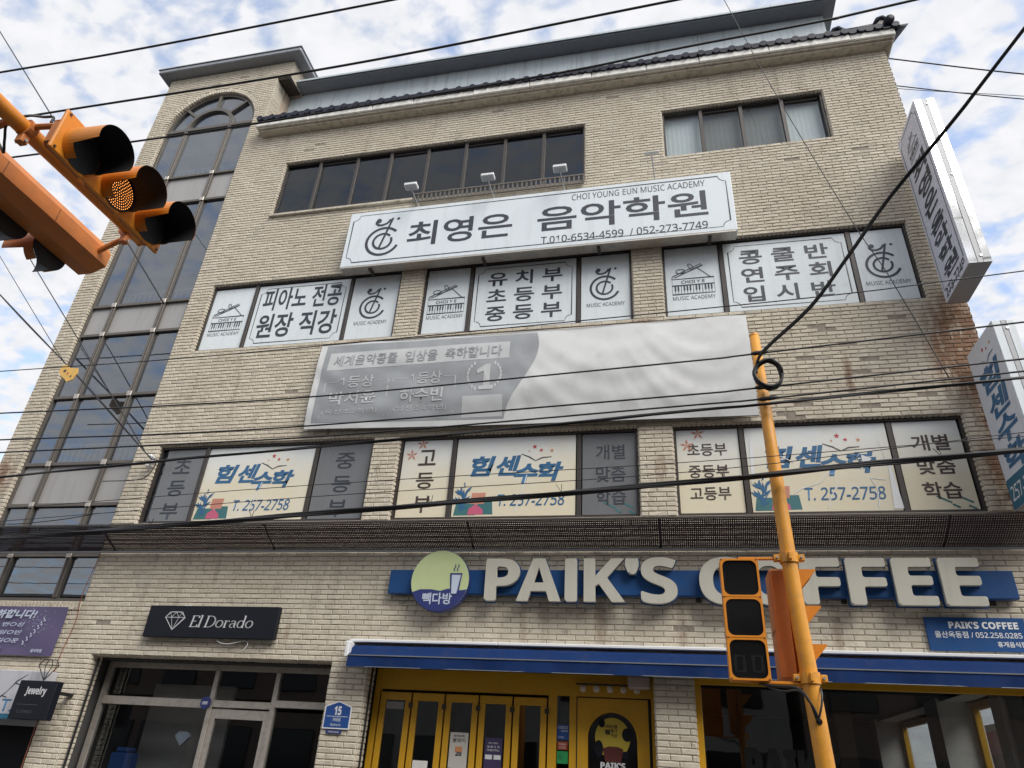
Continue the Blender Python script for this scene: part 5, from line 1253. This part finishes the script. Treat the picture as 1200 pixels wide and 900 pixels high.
# loose leads from the heads into the pole
b = MB()
for k, P in enumerate(([(.60, -3.30, 2.295), (.72, -3.38, 2.27), (.86, -3.40, 2.26), (.93, -3.40, 2.18), (.965, -3.385, 2.06)], [(.62, -3.29, 2.295), (.75, -3.40, 2.235), (.87, -3.405, 2.24), (.945, -3.40, 2.15), (.985, -3.385, 2.05)], [(1.02, -3.25, 2.33), (1.03, -3.36, 2.25), (1.01, -3.40, 2.15), (.975, -3.39, 2.05)])): b.tube(catmull(P, 8), .008, 6)
tag(b.build('signal_leads', RUBBER), 'black leads drooping under the pedestrian signals into the pole', 'cable')
# vehicle signals on the overhead arm
ARX, ARZ = -4.30, 5.40
t = thing('signal_mast', 'orange round overhead arm carrying two vehicle signals at the upper left', 'mast arm', (ARX, -11.5, 0))
b = MB(); b.tube([(ARX-.06, -11.5, 5.40), (ARX-.05, -8.5, 5.40), (ARX-.02, -6.8, 5.40), (ARX+.03, -5.44, 5.40)], [.075, .066, .060, .056], 20); b.build('arm', ORANGE, t, True)
b = MB(); b.tube([(ARX-.06, -11.5, -.16), (ARX-.06, -11.5, 5.9)], [.13, .10], 20); b.build('mast', ORANGE, t, True)
b = MB(); b.tube([(ARX+.031, -5.438, 5.40), (ARX+.032, -5.425, 5.40)], .059, 16); b.build('end_cap', ORANGE2, t)
def arm_clamp(y):
    b = MB(); P = [(ARX, y-.03, ARZ), (ARX, y+.03, ARZ)]; b.tube(P, .072, 16); b.box(ARX-.03, ARX+.03, y-.028, y+.028, ARZ-.135, ARZ-.065, .004); b.build('clamp', ORANGE2, t)
    for dx in (-.034, .034):
        b = MB(); b.tube([(ARX+dx, y, ARZ-.115), (ARX+dx*1.35, y, ARZ-.115)], .012, 6); b.build('bolt', STEEL, t)
for y in (-6.62, -5.56): arm_clamp(y)
def visor(parent, x, y, z, sx, L, R_, m_):
    """tunnel hood open below: axis along sx*X"""
    b = MB(); N = 34; lin = MB()
    def ring(r, i, end):
        a = rad(-118+i*(360-124)/N*1.0+0)  # opening at the bottom
        return a
    a0, a1 = -62, 242
    for (mb, r, flip) in ((b, R_, False), (lin, R_-.004, True)):
        for i in range(N):
            A0, A1 = rad(a0+(a1-a0)*i/N), rad(a0+(a1-a0)*(i+1)/N)
            def ln(a):
                s_ = math.sin(a); return L if s_ > -.38 else L*.30
            p = lambda a, l: (x+sx*l, y+r*math.cos(a), z+r*math.sin(a)-l*.06)
            q = [p(A0, 0), p(A1, 0), p(A1, ln(A1)), p(A0, ln(A0))]
            mb.quad(*(q if flip else q[::-1]))
    b.build('visor', m_, parent); lin.build('visor_lining', BLACK, parent)
    def disc(lit):
        m = MB(); n = 28; m.quad(*[(x+sx*.004, y+R_*.95*math.cos(2*math.pi*k/n), z+R_*.95*math.sin(2*math.pi*k/n)) for k in range(n)][::sx]); o = m.build('lens', BLACK, parent)
        m = MB()
        for q in range(8):
            rr = R_*.92*(q+.3)/8; c = max(1, int(2*math.pi*rr/.021))
            for k in range(c):
                a = 2*math.pi*k/c; yy, zz = y+rr*math.cos(a), z+rr*math.sin(a)
                m.quad(*[(x+sx*.007, yy+.0046*math.cos(rad(g_)), zz+.0046*math.sin(rad(g_))) for g_ in range(0, 360, 60)][::sx])
        m.build('led_dots', LED_A if lit else LED_D, o)['kind'] = 'stuff'
    return disc
t = thing('vehicle_signal', 'orange three-lens vehicle signal with amber lit lens, hooded lenses facing right', 'traffic light', (-4.0, -6.1, 5.05), 'vehicle signals on the overhead arm')
YS = [-6.475, -6.10, -5.73]; hz = 5.262
b = MB(); b.box(-3.945, -3.915, -6.69, -5.56, 5.10, 5.465, .008); b.build('front_plate', ORANGE, t)
for k, y in enumerate(YS):
    b = MB(); b.box(-4.08, -3.947, y-.175, y+.175, 5.18, 5.43, .03); b.build('lamp_box', ORANGE2, t)
    for q in range(9):
        b = MB(); b.box(-4.07, -3.96, y-.16+q*.037, y-.150+q*.037, 5.432, 5.440); b.build('cooling_rib', ORANGE2, t)
    visor(t, -3.912, y, hz, 1, .30, .163, ORANGE)(k == 1)
for y in (-6.66, -5.585):
    for z in (5.125, 5.435):
        b = MB(); b.tube([(-3.916, y, z), (-3.906, y, z)], .010, 6); b.build('screw', FRAME, t)
for y in (-6.62, -5.56):
    b = MB(); b.tube([(ARX+.05, y, 5.42), (-4.10, y, 5.40), (-3.96, y, 5.37)], .022, 8); b.build('bracket', ORANGE2, t)
t = thing('vehicle_signal', 'weathered orange vehicle signal seen from its back, hoods pointing left', 'traffic light', (-4.75, -6.2, 5.05), 'vehicle signals on the overhead arm')
b = MB(); prof = [(-4.84, 5.42), (-4.84, 5.13), (-4.70, 5.13), (-4.585, 5.19), (-4.585, 5.32), (-4.66, 5.42)]
Yb0, Yb1 = -7.05, -5.38
fnb = lambda y: [(x, y, z) for x, z in prof]
b.quad(*fnb(Yb0)); b.quad(*fnb(Yb1)[::-1])
for k in range(6): j = (k+1) % 6; p, q = fnb(Yb0), fnb(Yb1); b.quad(p[k], q[k], q[j], p[j])
b.build('housing', ORANGE2, t)
for yq in (-6.45, -5.95):
    b = MB(); b.box(-4.70, -4.5835, yq-.002, yq+.002, 5.192, 5.318); b.build('housing_seam', FRAME, t)
for y in (-6.47, -6.08, -5.69):
    visor(t, -4.845, y, 5.14, -1, .30, .165, ORANGE2)(False)
for y in (-6.72, -5.50):
    b = MB(); b.tube([(ARX-.04, y, 5.38), (-4.45, y, 5.34), (-4.60, y, 5.26)], .024, 8); b.build('bracket', ORANGE2, t)
b = MB(); b.tube(catmull([(-4.12, -6.62, 5.44), (-4.16, -6.60, 5.53), (-4.22, -6.62, 5.52), (-4.27, -6.68, 5.47), (-4.36, -6.72, 5.38), (-4.40, -6.66, 5.28), (-4.44, -6.60, 5.22), (-4.50, -6.62, 5.30), (-4.56, -6.75, 5.42), (-4.7, -6.9, 5.46)], 8), .010, 6)
tag(b.build('signal_cable', RUBBER), 'black cable looping over the overhead signal arm', 'cable')
# ================================================================== OVERHEAD CABLES
def cable(label, pts, r, ext=(8, 8), name='overhead_cable', extra=None, group='overhead cables'):
    P = [Vector(p) for p in pts]; d0 = (P[0]-P[1]).normalized(); d1 = (P[-1]-P[-2]).normalized()
    if ext[0]: P = [P[0]+d0*ext[0]] + P
    if ext[1]: P = P + [P[-1]+d1*ext[1]]
    b = MB(); C_ = catmull(P, 10); b.tube(C_, r, 6)
    if extra:
        for dx, rr, ph in extra: b.tube([(p.x, p.y+dx*math.cos(ph+p.x*1.3), p.z+dx*math.sin(ph+p.x*1.3)) for p in C_], rr, 5)
    return tag(b.build(name, RUBBER, None, True), label, 'cable', group)
pl = lambda Y, L: [(x, Y, z) for x, z in L]
cable('topmost thick cable crossing the sky at the upper left', pl(-4, [(-9.94, 10.82), (-7.49, 10.78), (-3.34, 10.87)]), .016, (6, 10))
cable('cable crossing from behind the vehicle signal over the parapet', pl(-4, [(-8.90, 9.58), (-3.86, 9.57), (.45, 9.80)]), .016, (6, 8))
cable('cable running along the tiled eaves line to the upper right', pl(-4, [(-8.51, 8.70), (-6.81, 8.66), (-4.86, 8.66), (-1.11, 8.76), (.46, 8.89), (2.04, 8.99), (2.89, 9.10)]), .014, (6, 8))
cable('thin cable across the foot of the third-floor windows', pl(-3.4, [(-7.87, 5.53), (-5.63, 5.53), (-3.54, 5.57), (.26, 5.68), (1.84, 5.74), (3.29, 5.84)]), .006)
cable('thin cable clamped uppermost on the signal pole', pl(-3.4, [(-7.57, 4.94), (-5.27, 4.92), (-3.25, 4.94), (.23, 5.09), (.87, 5.13), (3.14, 5.29)]), .0085)
cable('thin cable clamped second on the signal pole, through the coil', pl(-3.4, [(-7.39, 4.59), (-5.15, 4.57), (-3.18, 4.60), (.20, 4.73), (.83, 4.765), (3.04, 4.92)]), .0085)
cable('thin cable clamped third on the signal pole, below the coil', pl(-3.4, [(-7.31, 4.43), (-5.53, 4.44), (-3.15, 4.47), (.20, 4.62), (.94, 4.655), (3.01, 4.80)]), .0085)
cable('black twisted cable just below the three clamped ones on the pole', pl(-3.42, [(-7.15, 4.12), (-5.05, 4.25), (-3.13, 4.35), (.19, 4.55), (.93, 4.59), (2.99, 4.73)]), .012, extra=[(.013, .006, 0), (.013, .004, 2)])
cable('thickest black cable bundle sweeping across above the coffee sign', pl(-3.45, [(-6.81, 3.42), (-5.45, 3.49), (-3.00, 3.645), (.15, 3.85), (1.53, 3.965), (2.82, 4.065)]), .019, extra=[(.018, .012, 0), (.02, .009, 2.1), (.02, .006, 4.2)])
cable('hair-thin wire above the thick bundle across the second-floor windows', pl(-3.5, [(-6.9, 3.72), (-3.3, 3.90), (.2, 4.02), (2.9, 4.16)]), .0035)
cable('second hair-thin wire just over the thick bundle', pl(-3.5, [(-6.9, 3.58), (-3.3, 3.78), (.2, 3.93), (2.9, 4.20)]), .0035)
b = MB()
for q, (x, z) in enumerate(((-6.3, 3.46), (-5.0, 3.53), (-3.9, 3.60), (-2.1, 3.71), (-.9, 3.79), (.5, 3.88), (1.6, 3.975), (2.2, 4.02))):
    for a in (60, 118): b.tube([(x, -3.45, z), (x+.06*math.cos(rad(a+q*7)), -3.46, z+.075)], .003, 4)
tag(b.build('cable_ties', RUBBER), 'stray cable tie ends sticking up along the thick bundle', 'cable tie')['kind'] = 'stuff'
b = MB()
for (x, z, w) in ((.925, 5.14, .075), (.935, 4.775, .095), (.945, 4.655, .085)):
    s_ = MB(); s_.tube([(x-w, -3.4, z-.006), (x-w*.6, -3.4, z-.004), (x+w*.6, -3.4, z+.005), (x+w, -3.4, z+.008)], [.012, .021, .021, .012], 8)
    tag(s_.build('cable_sleeve', RUBBER, None, True), {5.14: 'black sleeve on the top cable where it crosses the pole', 4.775: 'black sleeve on the cable crossing the pole inside the coil', 4.655: 'black sleeve on the cable crossing the pole below the coil'}[z], 'cable sleeve', 'cable sleeves on the pole')
P = []
for k in range(50):
    a = 2*math.pi*k/24; P.append((.965+.118*math.cos(a)*(1+.05*math.sin(k*.7)), -3.44-.012*math.sin(k*.5), 4.885+.148*math.sin(a)*(1+.04*math.cos(k*.9))))
b = MB(); b.tube(P, .013, 6); b.tube([(p[0]*.985+.018, p[1]-.02, 4.885+(p[2]-4.885)*.93) for p in P], .011, 6); b.tube([(.965+(p[0]-.965)*.93, p[1]+.01, 4.87+(p[2]-4.885)*.97) for p in P[:44]], .010, 6)
tag(b.build('cable_coil', RUBBER, None, True), 'coiled black cable hanging on the signal pole', 'cable')
W12 = [(.87, -3.44, 4.90), (.885, -3.45, 5.0), (.945, -3.63, 5.03), (1.26, -4.12, 5.11), (1.47, -4.64, 5.20), (1.64, -5.15, 5.26), (1.95, -5.69, 5.42), (2.17, -6.21, 5.51)]
cable('pair of thick black cables rising from the coil to the upper right', W12, .0105, (0, 4), extra=[(.018, .0085, .5)])
cable('thin dark wire slanting down over the right end of the front wall', [(1.66, -.5, 15.0), (2.24, -.5, 12.2), (2.96, -.5, 9.14), (3.26, -.5, 8.08), (3.65, -.5, 6.36)], .007, (3, 0))
cable('wire slanting down across the stair tower to the wall corner', [(-13.3, -.6, 11.2), (-12.4, -.55, 10.2), (-10.70, -.5, 8.43), (-8.31, -.3, 5.88)], .010, (4, 0))
cable('pair of dark service wires meeting the wall left of the second-floor windows', [(-12.74, -.5, 9.34), (-10.39, -.5, 7.55), (-8.95, -.45, 6.41), (-8.1, -.3, 5.70)], .011, (4, 0), extra=[(.02, .010, 1.0)])
cable('thin wire joining the yellow cable tag from the upper left', [(-13.27, -.5, 10.38), (-10.95, -.5, 8.08), (-10.39, -.5, 7.55)], .007, (4, 0))
cable('thin wire crossing the sky at the left edge behind the vehicle signal', [(-10.96, -3.8, 12.42), (-8.61, -3.8, 9.71), (-7.4, -3.8, 8.3)], .010, (4, 3))
cable('far dark wire leaving the right corner of the building near the eaves', [(4.4, .6, 14.2), (6.75, .6, 13.14), (9.5, .6, 12.1)], .014, (0, 8))
cable('far thin wire pair below it at the right corner', [(4.4, .6, 13.38), (6.57, .6, 12.5), (9.5, .6, 11.5)], .011, (0, 8), extra=[(.05, .006, 0)])
t = thing('cable_tag', 'yellow bean-shaped tag hanging on the wires before the stair tower', 'tag', (-10.24, -.52, 7.1))
b = MB(); o_ = [(-.19, .17), (-.10, .19), (0, .12), (.17, .10), (.20, .0), (.15, -.13), (.05, -.17), (-.03, -.10), (-.12, -.04), (-.20, .04)]
b.prism([(-10.22+u, 7.32+v) for u, v in o_][::-1], PY(-.54), -.02, .0); b.build('plate', CREAMPLATE, t)
b = MB(); b.poly([(-10.30+.03*math.cos(rad(a)), 7.38+.03*math.sin(rad(a))) for a in range(0, 360, 40)], PY(-.54), .003); b.poly([(-10.13+.02*math.cos(rad(a)), 7.26+.02*math.sin(rad(a))) for a in range(0, 360, 40)], PY(-.54), .003); b.build('dark_spots', INK, t)
b = MB(); b.poly([(-10.24, 7.36), (-10.20, 7.33), (-10.22, 7.28)], PY(-.54), .003); b.build('red_mark', RED, t)
t = thing('insulator_cluster', 'small white insulators and wire loops where service wires meet the wall', 'insulator', (-8.15, -.1, 5.6))
for k, (x, z) in enumerate(((-8.33, 5.86), (-8.27, 5.76), (-8.34, 5.70))):
    b = MB(); b.tube([(x, -.01, z), (x, -.10, z), (x, -.13, z)], [.022, .034, .02], 8); b.build('insulator', WHITEP, t)
b = MB(); b.tube(catmull([(-8.33, -.12, 5.86), (-8.2, -.2, 5.75), (-8.05, -.25, 5.72), (-8.15, -.2, 5.5), (-8.4, -.15, 5.42), (-8.9, -.3, 5.35)], 8), .008, 5); b.build('loop_wire', RUBBER, t)
cable('sagging thin wire in front of the lower stair window', [(-11.3, -.6, 4.75), (-10.2, -.62, 4.55), (-9.2, -.6, 4.6), (-8.5, -.55, 4.72)], .007, (2, 0))
# ================================================================== ACROSS THE STREET (unseen blocks added to fill reflections and shade the lower front)
WALLO = mat('render_grey_wall', (.36, .34, .32), .85, var=.15, scale=1, streak=.4); WALLO2 = mat('brown_brick_wall', (.22, .16, .13), .9, var=.2, scale=5); 
for k, (x0, x1, h, wm, lab) in enumerate(((-34, -13, 7.0, WALLO2, 'low brown block added unseen across the street for the stair glass reflection'), (-12.6, 3.5, 14.2, WALLO, 'grey block added unseen across the street for shop glass reflections and shade on the front'), (3.9, 26, 13.2, WALLO2, 'brown block added unseen across the street for coffee window reflections and shade on the front'))):
    t = thing('added_opposite_block', lab, 'building', ((x0+x1)/2, -16.5, 0))
    b = MB(); b.box(x0, x1, -28, -16.5, -.16, h); b.build('wall', wm, t); b = MB(); b.box(x0-.15, x1+.15, -28.2, -16.3, h+.005, h+.25, .03); b.build('roof_edge', CONC, t)
    n = int((x1-x0)/2.6)
    for i in range(n):
        for j in range(4):
            xx = x0+.8+i*2.6; zz = 3.9+j*2.6
            if zz+1.4 < h:
                b = MB(); b.box(xx, xx+1.5, -16.498, -16.44, zz, zz+1.35, .02); b.build('window', BLACKG, t)
        b = MB(); b.box(x0+.4+i*2.6, x0+2.6+i*2.6, -16.498, -16.40, .1, 2.6, .02); b.build('shop_window', BLACKG, t)
